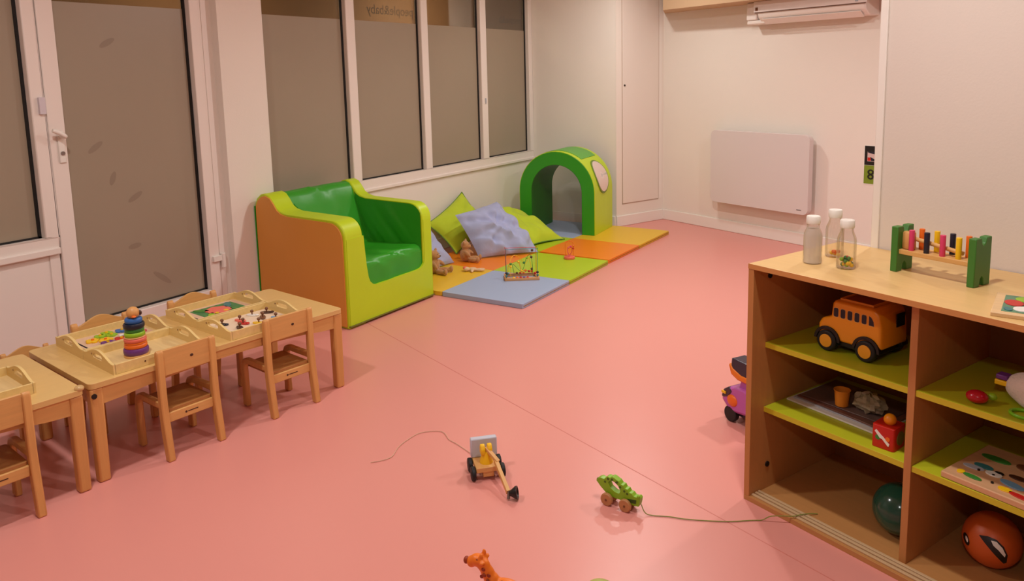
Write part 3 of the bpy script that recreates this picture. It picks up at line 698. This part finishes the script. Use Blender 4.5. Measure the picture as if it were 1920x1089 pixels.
beads = [((-.112, -.06, .035), TEAL), ((-.112, -.06, .055), NAVY), ((-.10, 0, .035), TEAL), ((.112, -.06, .035), TEAL), ((.112, -.06, .055), NAVY), ((.10, 0, .035), RED), ((.08, .06, .035), RED), ((.08, .06, .052), DBR),
         ((-.05, .0, .165), ORG), ((-.08, -.05, .120), GRN), ((-.08, -.052, .10), YEL), ((.02, .015, .11), GRN), ((.04, -.02, .155), LGR), ((.07, -.05, .165), DBR), ((.085, .06, .19), DBR), ((-.02, .01, .118), YEL), ((.03, 0, .055), ORG), ((.055, 0, .05), RED), ((0, -.03, .062), YEL),
         ((-.06, -.0635, .020), YEL), ((-.035, -.0635, .020), ORG), ((-.01, -.0635, .020), RED), ((.015, -.0635, .020), PUR), ((.04, -.0635, .020), RED), ((-.03, .0635, .022), DBR), ((-.005, .0635, .022), RED), ((.02, .0635, .022), ORG)]
for c, mm in beads: MB().ell(c, (.0095, .0095, .009), n=12, m=8).build('bead', mm, bm_)
b2 = thing('bead_toy', 'small pink-based wire bead toy on the far green mat square', 'toy', (-2.915, 5.315, .032), .5)
MB().lathe([(0, 0), (.040, 0), (.044, .004), (.044, .018), (.038, .022), (0, .022)], n=28).build('base', CORAL, b2)
MB().tube([(-.03, 0, .02), (-.032, 0, .12), (0, 0, .145), (.032, 0, .12), (.03, 0, .02)], .0022, 6, smooth=6).build('wire', ORG, b2)
MB().tube([(0, -.03, .02), (-.015, -.02, .08), (.01, .0, .10), (.022, .02, .06), (.0, .03, .02)], .0022, 6, smooth=6).build('wire', PNK, b2)
for c, mm in (((-.006, -.006, .092), CORAL), ((.012, .003, .098), PNK), ((.031, 0, .085), RED), ((.032, 0, .105), ORG)): MB().ell(c, (.009, .009, .009), n=12, m=8).build('bead', mm, b2)

# ------------------------------------------------------------------ toy shelf
sf = thing('toy_shelf', 'low beech-laminate toy shelf with lime green shelf boards', 'shelf', S0, SANG)
LW, D_ = 1.59, .525
MB().box((0, 0, .833), (LW, D_, .851)).build('top_board', LAM, sf, bevel=.0015)
MB().box((-.0006, -.0012, .8335), (LW, .0, .8505)).build('top_edge', LAME, sf)
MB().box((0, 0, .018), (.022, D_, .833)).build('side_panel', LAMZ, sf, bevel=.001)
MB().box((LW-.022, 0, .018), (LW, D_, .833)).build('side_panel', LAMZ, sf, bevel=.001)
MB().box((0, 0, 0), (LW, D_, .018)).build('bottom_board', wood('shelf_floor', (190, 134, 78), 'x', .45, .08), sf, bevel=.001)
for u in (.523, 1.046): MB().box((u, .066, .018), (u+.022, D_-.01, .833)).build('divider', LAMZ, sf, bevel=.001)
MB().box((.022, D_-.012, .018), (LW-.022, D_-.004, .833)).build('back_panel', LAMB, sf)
for z1 in (.565, .331):
    for a, b in ((.0225, .5225), (.5455, 1.0455), (1.0685, 1.567)):
        s = MB().box((a, .072, z1-.018), (b, D_-.014, z1)).build('shelf_board', GREENSH, sf, bevel=.001)
        MB().box((a, .070, z1-.0178), (b, .072, z1-.0002)).build('edge_band', GREENED, s)
for y0 in (.012, .030, .046):
    MB().box((.023, y0, .018), (LW-.023, y0+.011, .024)).build('sliding_track', TRACK, sf, bevel=.0015)
for w_, z_ in ((.085, .80), (.095, .11)): MB().cyl((.0222, w_, z_), (.0262, w_, z_), .010, n=14).build('cam_fitting', BLACK, sf)

def onshelf(name, label, cat, u, w_, z, rz=0, group=None): return thing(name, label, cat, sh(u, w_, z), SANG+rz, group)
# bottles
def bottle(label, u, w_, fill, hh=.152):
    t = onshelf('sensory_bottle', label, 'bottle', u, w_, .851, 0, 'sensory bottles on the shelf top')
    s = hh/.152
    P = [(0, .001), (.026, .0), (.030, .004), (.030, .092), (.0285, .102), (.021, .120), (.0195, .128), (.0195, .136), (.0185, .138)]
    MB().lathe([(r, z*s) for r, z in P], n=32).build('bottle_body', BOTTLE, t)
    MB().lathe([(0, .160*s), (.0205, .160*s), (.0225, .157*s), (.0225, .137*s), (.0215, .134*s), (.018, .134*s)], n=32).build('cap', WHT, t)
    if fill == 'milk':
        MB().lathe([(0, .003), (.0268, .003), (.0275, .006), (.0275, .092*s), (.026, .102*s), (.0195, .118*s), (0, .119*s)], n=28).build('filling', mat('cloudy_filling', (252, 244, 236), .6, alpha=.6), t)
    else:
        rr = random.Random(hash(fill[0].name) % 50 if 0 else len(fill))
        for i in range(26 if len(fill) > 2 else 12):
            a = rr.uniform(0, 6.28); q = rr.uniform(0, .019)
            MB().ell((q*math.cos(a), q*math.sin(a), .009+rr.uniform(0, .026 if len(fill) > 2 else .010)), (.0068, .0068, .0068), n=8, m=6).build('bead', rr.choice(fill), t)
    return t
bottle('white-capped clear bottle with cloudy contents, leftmost on the shelf top', .129, .165, 'milk')
bottle('white-capped clear bottle with orange beads, behind the other two bottles', .122, .30, [YEL, ORG], .156)
bottle('white-capped clear bottle with multicoloured beads at its bottom, nearest the pounding bench', .239, .185, [GRN, RED, YEL, TEAL, LGR])
# pounding bench
pb = onshelf('pounding_bench', 'wooden pounding bench with green ends and coloured pegs', 'toy', .345, .258, .851, math.radians(-2.5))
GB = mat('bench_green', (62, 122, 44), .45)
EP = [(0, 0), (.030, 0), (.034, .024), (.042, .032), (.050, .024), (.054, 0), (.088, 0), (.088, .145), (.060, .145), (.054, .128), (.044, .122), (.036, .128), (.032, .145), (0, .145)]
for x in (0, .238): MB().prism(EP, x, x+.022, 'yz').build('end_panel', GB, pb, bevel=.0025)
MB().box((.010, .010, .058), (.245, .078, .073)).build('plank', BX, pb, bevel=.002)
for x, mm in zip((.055, .103, .152, .200), (PNK, NAVY, PNK, YEL)): MB().cyl((x, .022, .068), (x, .022, .138), .0085, n=10).build('peg', mm, pb, bevel=.001)
for x, mm in zip((.062, .110, .158, .206), (ORG, YEL, NAVY, ORG)): MB().cyl((x, .066, .073), (x, .066, .138), .0085, n=10).build('peg', mm, pb, bevel=.001)
ml = onshelf('toy_mallet', 'wooden toy mallet lying between the pegs of the pounding bench', 'toy', .383, .296, .9255, math.radians(-2.5))
MB().lathe([(0, 0), (.018, 0), (.020, .003), (.019, .050), (.017, .053), (0, .053)], n=24).build('mallet_head', BZ, ml)
MB().cyl((.018, 0, .034), (.17, -.002, .014), .0065, n=12).build('mallet_handle', BX, ml)
# framed puzzle on the top
fp = onshelf('picture_puzzle', 'framed wooden picture puzzle at the right end of the shelf top', 'puzzle', .751, .019, .851, math.radians(19.5))
MB().prism([(0, 0), (.27, 0), (.27, .215), (0, .215)], 0, .011, 'xy').build('frame', wood('puzzle_frame', (226, 190, 140), 'x'), fp, bevel=.002)
MB().prism([(.022, .022), (.248, .022), (.248, .193), (.022, .193)], .0105, .0118, 'xy').build('picture_ground', mat('puzzle_green', (96, 140, 110), .5, .35, 25), fp)
for P, mm in ((circ(.046, .112, .030, 14, .75, 1.0, .2), RED), (circ(.078, .118, .016, 14, .8, 1, -.4), CORAL), (circ(.066, .058, .022, 14, .9, 1.1), WHT), (circ(.036, .045, .012, 12, .8, 1.4, .3), TEAL), (circ(.085, .035, .010, 12, 1.2, .6, .3), paint('puzzle_pink', (214, 170, 160))), (circ(.072, .158, .026, 12, 1, 1), LGR), (circ(.14, .09, .028, 12, 1.2, .7), YEL), (circ(.20, .12, .036, 12, .8, 1.2), GRN)):
    flat(P, .0116, .0138).build('puzzle_piece', mm, fp, bevel=.0005)

# ------------------------------------------------------------------ toy bus, upper left bay
bs = onshelf('toy_bus', 'orange plastic toy bus with black wheel arches on the upper shelf', 'toy', .158, .165, .5655, 0)
BO = mat('bus_orange', (244, 156, 26), .35); BL = .225; BW = .155
side = [(0, .045), (.0, .085), (.012, .105), (.045, .118), (.050, .165), (.058, .176), (.195, .176), (.213, .160), (.222, .120), (.225, .050), (.18, .040), (.04, .040)]
m = MB()
def slab(P, y, ins):
    c = (.115, .10); return [(x+(c[0]-x)*ins, y, z+(c[1]-z)*ins*.6) for x, z in P]
lay = [slab(side, .0, .06), slab(side, .010, 0), slab(side, BW-.010, 0), slab(side, BW, .06)]
k = len(side); vs = [v for l in lay for v in l]; fs = [tuple(range(k)), tuple(reversed(range(3*k, 4*k)))]
for l in range(3):
    for i in range(k): fs.append((l*k+i, l*k+(i+1) % k, (l+1)*k+(i+1) % k, (l+1)*k+i))
m.add(vs, fs).build('bus_body', BO, bs, bevel=.011, seg=3)
for i in range(6):
    x0 = .058+i*.0245; w0 = .016
    P = rrect(x0, .122, x0+w0, .152, .005, 3) if i < 5 else [(x0, .122), (x0+.017, .122), (x0+.015, .136), (x0+.008, .148), (x0, .152)]
    Q = [((px-x0-w0/2)*1.22+x0+w0/2, (pz-.137)*1.14+.137) for px, pz in P]
    for yy in (-.0005, BW-.0015):
        f = MB().prism(Q, yy, yy+.002, 'xz').build('window_frame', mat('bus_trim', (236, 170, 84), .4), bs)
        MB().prism(P, yy-.0006 if yy < .1 else yy+.0006, yy+.0026 if yy > .1 else yy+.0014, 'xz').build('window', NAVY, f)
for y in (.085,): MB().box((.2213, y, .108), (.2240, y+.048, .152)).build('rear_window', NAVY, bs, bevel=.0005)
m = MB(); m.box((.075, .02, .176), (.180, .135, .178)); m.build('roof_panel', mat('bus_roof', (150, 70, 20), .5), bs)
m = MB(); m.box((.07, .015, .176), (.185, .020, .184)); m.box((.07, .135, .176), (.185, .140, .184)); m.box((.07, .015, .176), (.075, .14, .184)); m.box((.18, .015, .176), (.185, .14, .184)); m.build('roof_rack', BO, bs, bevel=.001)
MB().box((.02, .012, .022), (.205, BW-.012, .052)).build('chassis', BLACK, bs, bevel=.003)
for x in (.038, .175):
    for y0, y1 in ((-.008, .03), (BW-.03, BW+.008)):
        arc = [(x+.046*math.cos(t), .040+.046*math.sin(t)) for t in [PI*i/14 for i in range(15)]]+[(x-.036, .038), (x+.036, .038)]
        a = [(x+.047*math.cos(t), .036+.047*math.sin(t)) for t in [PI*i/14 for i in range(15)]]; bb = [(x+.037*math.cos(t), .036+.037*math.sin(t)) for t in [PI-PI*i/14 for i in range(15)]]
        MB().prism(a+bb, y0+.002, y1, 'xz').build('wheel_arch', BLACK, bs, bevel=.001)
        yo = y0-.002 if y0 < 0 else y1+.002; yi = y0+.026 if y0 < 0 else y1-.026
        wh = MB().cyl((x, yi, .035), (x, yo, .035), .035, n=28).build('wheel', RUBBER, bs, bevel=.005)
        d_ = -1 if y0 < 0 else 1
        MB().cyl((x, yo-.002*d_, .035), (x, yo+.0025*d_, .035), .022, n=24).build('hub_cap', mat('hub_yellow', (246, 170, 40), .4), wh, bevel=.001)

# ------------------------------------------------------------------ middle left bay
pp = onshelf('magazine_stack', 'stack of worn magazines and paper on the middle shelf', 'magazines', .035, .20, .3315, math.radians(-2))
for i, (dx, dy, a, w_, d_, hh, mm) in enumerate(((0, -.02, 0, .34, .235, .006, WHT), (.012, .0, .02, .33, .225, .005, GREY), (.02, .012, -.03, .32, .22, .006, mat('magazine_cover', (120, 78, 66), .35, .5, 20)), (.03, .02, .04, .30, .21, .004, mat('magazine_dark', (110, 86, 80), .35, .5, 14)))):
    m = MB().box((dx, dy, 0), (dx+w_, dy+d_, hh)); m.xf(Matrix.Rotation(a, 4, 'Z') @ Matrix.Translation((0, 0, [0, .006, .011, .017][i]))); m.build('magazine', mm, pp, bevel=.0015)
cu = onshelf('orange_cup', 'small orange plastic cup standing on the magazines', 'cup', .207, .245, .353)
MB().lathe([(0, .002), (.019, .0), (.021, .002), (.025, .052), (.0275, .055), (.0275, .057), (.0245, .056), (.019, .004), (0, .004)], n=28).build('cup_body', mat('cup_orange', (240, 146, 40), .45), cu)
bg = onshelf('crumpled_bag', 'crumpled pale plastic bag lying right of the orange cup', 'bag', .288, .275, .353)
m = MB(); vs = []; fs = []; n, k = 22, 12; rr = random.Random(4); ph = [rr.uniform(0, 6) for _ in range(6)]
for j in range(k+1):
    t = PI*j/k
    for i in range(n):
        a = 2*PI*i/n; f = 1+.14*math.sin(5*a+ph[0]+t*3)+.10*math.sin(9*a+ph[1]-t*5)+.06*math.sin(13*t+ph[2])
        vs.append((.052*f*math.sin(t)*math.cos(a), .036*f*math.sin(t)*math.sin(a), max(0, .030+.032*f*math.cos(t))))
for j in range(k):
    for i in range(n): fs.append((j*n+i, (j+1)*n+i, (j+1)*n+(i+1) % n, j*n+(i+1) % n))
m.add(vs, fs).build('bag_film', mat('bag_plastic', (158, 146, 122), .3, .3, 40), bg, ang=.3)
bx = onshelf('activity_box', 'red plastic activity cube with orange ball on top', 'toy', .402, .098, .3315, math.radians(4))
MB().prism(rrect(0, 0, .07, .075, .008, 3), 0, .072, 'xy').build('cube_body', mat('box_red', (196, 30, 20), .4), bx, bevel=.006, seg=2)
MB().ell((.038, .036, .086), (.0185, .0185, .0185), n=24, m=14).build('ball', YEL if 0 else mat('ball_orange', (244, 152, 20), .4), bx)
m = MB().prism([(.010, .052), (.014, .058), (.030, .044), (.036, .040), (.056, .022), (.054, .014), (.050, .016), (.034, .032), (.026, .034)], -.002, .0005, 'xz'); m.build('propeller_print', WHT, bx)
MB().prism(circ(.020, .034, .008), -.0015, .0004, 'xz').build('round_print', GRN, bx)
MB().prism(circ(.050, .036, .007), -.0015, .0004, 'xz').build('round_print', ORG, bx)
MB().prism(circ(.037, .036, .022, 20), .0695, .0725, 'yz').build('side_dial', mat('dial_olive', (110, 100, 40), .5), bx)
bc = onshelf('red_ball', 'small dark red ball deep in the middle shelf behind the red cube', 'ball', .478, .30, .3315)
MB().ell((0, 0, .028), (.028, .028, .028), n=20, m=12).build('ball_skin', mat('dark_red', (140, 20, 34), .4), bc)

# ------------------------------------------------------------------ balls on the bottom
gb = onshelf('green_ball', 'shiny dark green ball on the bottom board of the left bay', 'ball', .446, .205, .0185)
MB().ell((0, 0, .081), (.081, .081, .081), n=40, m=24).build('ball_skin', mat('ball_green', (18, 78, 62), .16, coat=.3), gb)
MB().lathe([(0, .0), (.004, .0), (.004, .002), (0, .002)], (0, 0, .1615), n=10).build('valve', BLACK, gb)
ob = onshelf('orange_ball', 'orange ball with a printed mouth on the bottom board of the right bay', 'ball', .693, .268, .0185)
OR_ = .079
MB().ell((0, 0, OR_), (OR_, OR_, OR_), n=40, m=24).build('ball_skin', mat('ball_orange_skin', (206, 92, 34), .42), ob)
def decal(parent, name, pts, m, R=OR_, aim=(0, -1, 0), off=.0008):
    aim = Vector(aim).normalized(); a = Vector((0, 0, 1)).cross(-aim).normalized()*-1; b = a.cross(-aim).normalized()
    # fan with subdivisions so that it hugs the ball
    tri = tessellate_polygon([[Vector((p[0], p[1], 0)) for p in pts]]); bm = bmesh.new(); V = [bm.verts.new((p[0], p[1], 0)) for p in pts]
    for t in tri:
        try: bm.faces.new([V[i] for i in t])
        except ValueError: pass
    bmesh.ops.subdivide_edges(bm, edges=bm.edges, cuts=3, use_grid_fill=True)
    bm.verts.ensure_lookup_table(); bm.verts.index_update()
    vs = [(Vector((v.co.x, v.co.y)))for v in bm.verts]; out = []
    for v in vs:
        d = (aim*math.sqrt(max(0, R*R-v.x**2-v.y**2))+a*v.x+b*v.y).normalized(); out.append(d*(R+off)+Vector((0, 0, R)))
    fs = [tuple(q.index for q in f.verts) for f in bm.faces]; bm.free()
    return MB().add(out, fs).build(name, m, parent)
AIM = (.35, -1, .18)
decal(ob, 'mouth_print', [(x*.85+.004, y*.85) for x, y in [(-.040, .030), (-.015, .036), (.012, .032), (.034, .014), (.046, -.012), (.044, -.040), (.036, -.046), (.022, -.030), (-.006, -.002)]], BLACK, aim=AIM)
decal(ob, 'teeth_print', [(x*.85+.004, y*.85) for x, y in [(-.004, .026), (.012, .026), (.030, .010), (.040, -.010), (.038, -.020), (.020, .000), (.004, .012)]], WHT, aim=AIM, off=.0014)
decal(ob, 'eye_print', circ(-.062, -.004, .014, 14, .6, 1.2, .3), BLACK, aim=AIM)
decal(ob, 'eye_glint', circ(-.060, -.002, .007, 12, .5, 1.2, .3), WHT, aim=AIM, off=.0014)
# fabric basket at the right edge
fb = onshelf('fabric_basket', 'beige fabric basket at the bottom right corner of the photo', 'basket', .93, .24, .0185)
MB().lathe([(0, .001), (.088, 0), (.094, .01), (.100, .15), (.103, .155), (.099, .157), (.095, .150), (.089, .012), (0, .008)], n=36).build('basket_body', mat('jute', (176, 130, 80), .9, .25, 60, .5, 90), fb)
MB().torus((0, 0, .154), .100, .006, n=36).build('rim', mat('basket_rim', (60, 44, 34), .8), fb)

# ------------------------------------------------------------------ upper right bay
rt = onshelf('rattle', 'glossy red ladybird-shaped rattle on the upper right shelf', 'toy', .690, .118, .5655, .3)
MB().ell((0, 0, .018), (.028, .023, .018), n=24, m=14).build('rattle_shell', mat('rattle_red', (190, 24, 40), .2), rt)
for x, y in ((-.008, -.016), (.012, -.014)): MB().ell((x, y, .026), (.0035, .0035, .0035), n=10, m=6).build('stud', PNK, rt)
MB().ell((.034, .022, .018), (.012, .011, .010), n=14, m=8).build('knob', LGR, rt)
pl = onshelf('plush_animal', 'white plush animal with brown head on the upper right shelf', 'soft toy', .80, .20, .5655, 0)
blob('body', [((0, 0, .050), (.075, .052, .048)), ((.02, -.02, .028), (.06, .04, .028)), ((.035, .0, .100), (.035, .032, .034))], mat('white_plush', (232, 214, 198), .95, .08, 60, .4, 160, sheen=.3), pl, .007)
MB().ell((.02, -.012, .128), (.030, .022, .018), (.2, 0, 0)).build('ear', mat('brown_plush', (120, 84, 54), .95, .2, 60), pl)
MB().box((-.092, -.022, .062), (-.062, .010, .076)).build('cloth_tag', PUR, pl, bevel=.003)
MB().box((-.094, -.024, .046), (-.060, .010, .061)).build('cloth_tag', YEL, pl, bevel=.003)
rg = onshelf('teething_ring', 'lime green plastic ring in front of the white plush', 'toy', .805, .128, .5655+.0048, 0)
MB().torus((0, 0, 0), .032, .0046, n=32, sy=.85).build('ring', mat('ring_green', (130, 206, 34), .35), rg)

# ------------------------------------------------------------------ middle right bay: peg board
pq = onshelf('picture_board', 'wooden board of animal pictures on the middle right shelf', 'puzzle', .625, .076, .3315, math.radians(-1.5))
MB().box((0, 0, 0), (.36, .27, .0185)).build('board', wood('board_birch', (216, 166, 122), 'x', .5), pq, bevel=.003)
for x, y, sx, sy, a, mm in ((.036, .040, .010, .013, 0, YEL), (.070, .034, .026, .010, -.1, GRN), (.045, .092, .028, .012, .1, GREY), (.060, .118, .026, .014, 0, TEAL), (.098, .095, .022, .014, 0, WHT), (.105, .112, .012, .008, 0, BLACK), (.155, .075, .034, .015, -.2, SKY), (.155, .035, .018, .012, 0, YEL), (.195, .028, .030, .010, -.15, RED), (.15, .125, .026, .012, 0, DBR), (.06, .19, .04, .016, 0, GRN), (.14, .20, .03, .02, 0, BRN), (.23, .09, .03, .02, 0, ORG), (.25, .16, .03, .02, 0, SKY)):
    MB().prism(circ(x, y, 1, 16, sx, sy, a), .0183, .0215, 'xy').build('picture_piece', mm, pq, bevel=.0006)
for x, y in ((.062, .086), (.118, .044), (.10, .088)): MB().cyl((x, y, .018), (x, y, .0225), .004, n=10).build('peg', BLACK, pq)

# ------------------------------------------------------------------ floor toys
# pull-along crane truck
tr = thing('toy_crane_truck', 'wooden toy crane truck with grey block and black wheels on the floor', 'toy', (-1.610, 2.255, 0), math.radians(46)); tr.scale = (1.16, 1.16, 1.1)
# local: -y = front (towards the camera), x = right
MB().box((-.040, -.050, .030), (.040, .045, .048)).build('deck', BY, tr, bevel=.002)
MB().box((-.018, -.047, .012), (.018, -.030, .032)).build('front_block', BX, tr, bevel=.002)
MB().box((-.044, .022, .048), (.044, .044, .116)).build('grey_block', mat('truck_grey', (196, 200, 214), .4), tr, bevel=.004)
MB().lathe([(0, 0), (.022, 0), (.022, .004), (.017, .020), (.014, .040), (0, .042)], (0, -.012, .048), n=24).build('turret', YEL, tr)
for x in (-.013, .010):
    MB().prism([(-.026, .078), (.004, .078), (.006, .098), (-.004, .112), (-.016, .112), (-.026, .098)], x-.006, x+.009, 'yz').build('turret_cheek', YEL, tr, bevel=.004)
MB().beam((.0, -.012, .100), (.030, -.055, .066), .010, .014, side=(0, 0, 1)).build('upper_arm', BY, tr, bevel=.001)
MB().beam((.024, -.044, .066), (.036, -.172, .022), .016, .012, side=(0, 0, 1)).build('boom', BY, tr, bevel=.001)
MB().lathe([(0, 0), (.008, 0), (.010, .006), (.020, .020), (.021, .026), (.017, .026), (.006, .012), (0, .010)], n=24, M=Euler((0, math.radians(80), math.radians(-20))).to_matrix().to_4x4(), c=(.038, -.176, .020)).build('suction_cup', BLACK, tr)
MB().cyl((.034, -.180, .004), (.038, -.172, .026), .005, n=10).build('pivot', METAL, tr)
for y in (-.034, .026):
    for s in (-1, 1):
        wh = MB().cyl((s*.041, y, .0235), (s*.055, y, .0235), .0235, n=24).build('wheel', RUBBER, tr, bevel=.003)
        MB().cyl((s*.054, y, .0235), (s*.0565, y, .0235), .008, n=14).build('hub', BLACK, wh, bevel=.001)
inv = Matrix.Translation(tr.location) @ Matrix.Rotation(math.radians(46), 4, 'Z') @ Matrix.Diagonal((1.16, 1.16, 1.1, 1)); inv.invert()
pts = [(-1.66, 2.30, .03), (-1.72, 2.335, .006), (-1.795, 2.365, .003), (-1.85, 2.385, .003), (-1.896, 2.398, .003), (-1.968, 2.44, .003), (-2.037, 2.389, .003), (-2.045, 2.312, .003), (-2.035, 2.24, .003), (-2.005, 2.166, .003), (-2.02, 2.12, .003), (-2.046, 2.088, .003)]
MB().tube([inv @ Vector(p) for p in pts], .0013, 6, smooth=5).build('pull_string', mat('string_pale', (214, 176, 150), .8), tr)
# pull-along crocodile
cr = thing('toy_crocodile', 'green wooden pull-along crocodile on round wheels on the floor', 'toy', (-1.086, 2.305, 0), math.radians(-4))
# local x: snout -, tail + (string at +x end)
CP = [(-.078, .074), (-.072, .084), (-.060, .090), (-.046, .088), (-.040, .096), (-.032, .102), (-.022, .100), (-.014, .106), (-.004, .104), (.004, .100), (.012, .098), (.020, .088), (.030, .088), (.036, .078), (.046, .078), (.052, .068), (.062, .068), (.070, .060), (.080, .060), (.088, .064), (.094, .058), (.092, .044), (.088, .028), (.070, .026), (.048, .028), (.030, .030), (.0, .030), (-.024, .032), (-.040, .040), (-.060, .056)]
hole = [(-.030, .080), (-.022, .090), (-.006, .090), (.008, .080), (.018, .064), (.013, .052), (-.004, .054), (-.022, .064)]
MB().prism(CP, -.0115, .0115, 'xz', [hole[::-1]]).build('body', mat('croc_green', (134, 184, 28), .4, .08, 20), cr, bevel=.002)
MB().prism([(.045, .044), (.080, .050), (.078, .036), (.06, .034)], -.0128, .0128, 'xz').build('mouth_slot', mat('croc_dark', (50, 74, 16), .6), cr)
for x, z in ((-.042, .080), (-.030, .094), (-.014, .096), (.018, .078), (.034, .068), (.045, .062), (.005, .092)):
    MB().cyl((x, -.0126, z), (x, .0126, z), .0042, n=10).build('spot', mat('croc_spot', (70, 100, 16), .6), cr)
MB().ell((-.077, 0, .076), (.004, .008, .004), n=10, m=6).build('nose', BRN, cr)
MB().ell((.088, -.010, .064), (.006, .006, .006), n=10, m=6).build('eye', mat('croc_green', (0, 0, 0)), cr)
for x in (-.030, .042):
    for s in (-1, 1): MB().cyl((x, s*.014, .0225), (x, s*.028, .0225), .0225, n=24).build('wheel', wood('croc_wheel', (188, 132, 84), 'x'), cr, bevel=.003)
    MB().cyl((x, -.03, .0225), (x, .03, .0225), .004, n=10).build('axle', BRN, cr)
inv = Matrix.Translation(cr.location) @ Matrix.Rotation(math.radians(-4), 4, 'Z'); inv.invert()
pts = [(-.993, 2.298, .034), (-.978, 2.295, .010), (-.955, 2.302, .003), (-.90, 2.325, .003), (-.842, 2.341, .003), (-.731, 2.392, .003), (-.66, 2.442, .003), (-.628, 2.462, .004), (-.60, 2.470, .022), sh(.198, .004, .027), sh(.205, .02, .028), sh(.212, .04, .028), sh(.222, .07, .024), sh(.232, .09, .021)]
MB().tube([inv @ Vector(p) for p in pts], .0016, 6, smooth=5).build('pull_string', mat('string_olive', (132, 140, 60), .8), cr)
# giraffe
gi = thing('toy_giraffe', 'small orange plastic giraffe toy cut off by the bottom edge', 'toy', (-1.172, 1.655, 0), math.radians(14)); gi.scale = (1.2, 1.2, 1.2)
GO = mat('giraffe_orange', (240, 124, 30), .42)
GZ = .0
blob('body', [((.035, 0, .052), (.040, .020, .020)), ((0, 0, .060), (.020, .018, .024)), ((-.010, 0, .080), (.017, .015, .024), (0, -.4, 0)), ((-.020, 0, .098), (.016, .015, .018), (0, -.4, 0)), ((-.034, 0, .108), (.020, .016, .015), (0, .2, 0)), ((-.050, 0, .102), (.013, .014, .014)),
              ((.005, .010, .025), (.008, .007, .028)), ((.005, -.010, .025), (.008, .007, .028)), ((.062, .010, .025), (.008, .007, .028)), ((.062, -.010, .025), (.008, .007, .028)),
              ((-.022, .010, .124), (.006, .005, .010)), ((-.022, -.010, .124), (.006, .005, .010)), ((-.018, .016, .113), (.008, .008, .005)), ((-.018, -.016, .113), (.008, .008, .005))], GO, gi, .0028)
GB_ = mat('giraffe_brown', (150, 54, 20), .5)
for x, y, z in ((-.004, -.0165, .070), (-.014, -.0150, .082), (-.002, -.0155, .084), (-.016, -.0145, .096), (-.002, -.0175, .058), (-.022, -.010, .074), (.02, -.019, .058), (.04, -.019, .054), (-.032, -.011, .114), (.03, -.012, .071)): MB().ell((x, y, z), (.0052, .0024, .0046), n=10, m=6).build('spot', GB_, gi)
MB().ell((-.064, 0, .103), (.007, .009, .009), n=12, m=8).build('muzzle', GB_, gi)
# pale green ball at the very bottom edge
gg = thing('pale_green_ball', 'pale green round toy just showing at the bottom edge of the photo', 'ball', (-.878, 1.752, 0))
MB().ell((0, 0, .058), (.058, .058, .058), n=28, m=18).build('ball_skin', mat('ball_pale_green', (186, 186, 100), .5), gg)
# purple and orange toy behind the shelf
pt = thing('purple_toy_vehicle', 'purple and orange plastic toy vehicle half hidden behind the shelf corner', 'toy', (-.885, 3.17, 0), math.radians(-30))
MB().prism([(-.10, .085), (-.085, .130), (-.05, .155), (.06, .165), (.12, .15), (.14, .10), (.10, .065), (.0, .05), (-.07, .06)], -.055, .055, 'xz').build('lower_shell', mat('toy_purple', (190, 96, 180), .4), pt, bevel=.014, seg=3)
MB().prism([(-.098, .100), (-.084, .134), (-.052, .156), (-.03, .140), (-.05, .11), (-.085, .095)], -.057, .057, 'xz').build('dark_window', mat('toy_dark_purple', (60, 40, 58), .3), pt, bevel=.006)
MB().box((-.090, -.062, .118), (-.066, -.056, .128)).build('yellow_mark', YEL, pt)
MB().ell((-.03, -.055, .100), (.030, .012, .026), n=16, m=10).build('orange_badge', ORG, pt)
MB().prism([(-.075, .245), (-.06, .205), (-.02, .190), (.08, .190), (.08, .22), (0, .218), (-.05, .235), (-.065, .255)], -.04, .04, 'xz').build('orange_bumper', mat('toy_orange', (240, 130, 24), .4), pt, bevel=.008, seg=2)
MB().prism([(-.065, .235), (-.05, .212), (.0, .205), (.08, .21), (.08, .275), (-.06, .278)], -.036, .036, 'xz').build('cabin', mat('toy_navy', (44, 42, 60), .3), pt, bevel=.008, seg=2)
MB().prism([(-.02, .15), (.06, .15), (.06, .20), (-.005, .20)], -.03, .03, 'xz').build('neck', mat('toy_purple', (0, 0, 0)), pt, bevel=.004)
for x in (-.045, .09):
    for s in (-1, 1): MB().cyl((x, s*.03, .035), (x, s*.055, .035), .035, n=24).build('wheel', RUBBER, pt, bevel=.004)
MB().box((-.055, -.03, .03), (.10, .03, .07)).build('chassis', mat('toy_dark_purple', (0, 0, 0)), pt, bevel=.004)
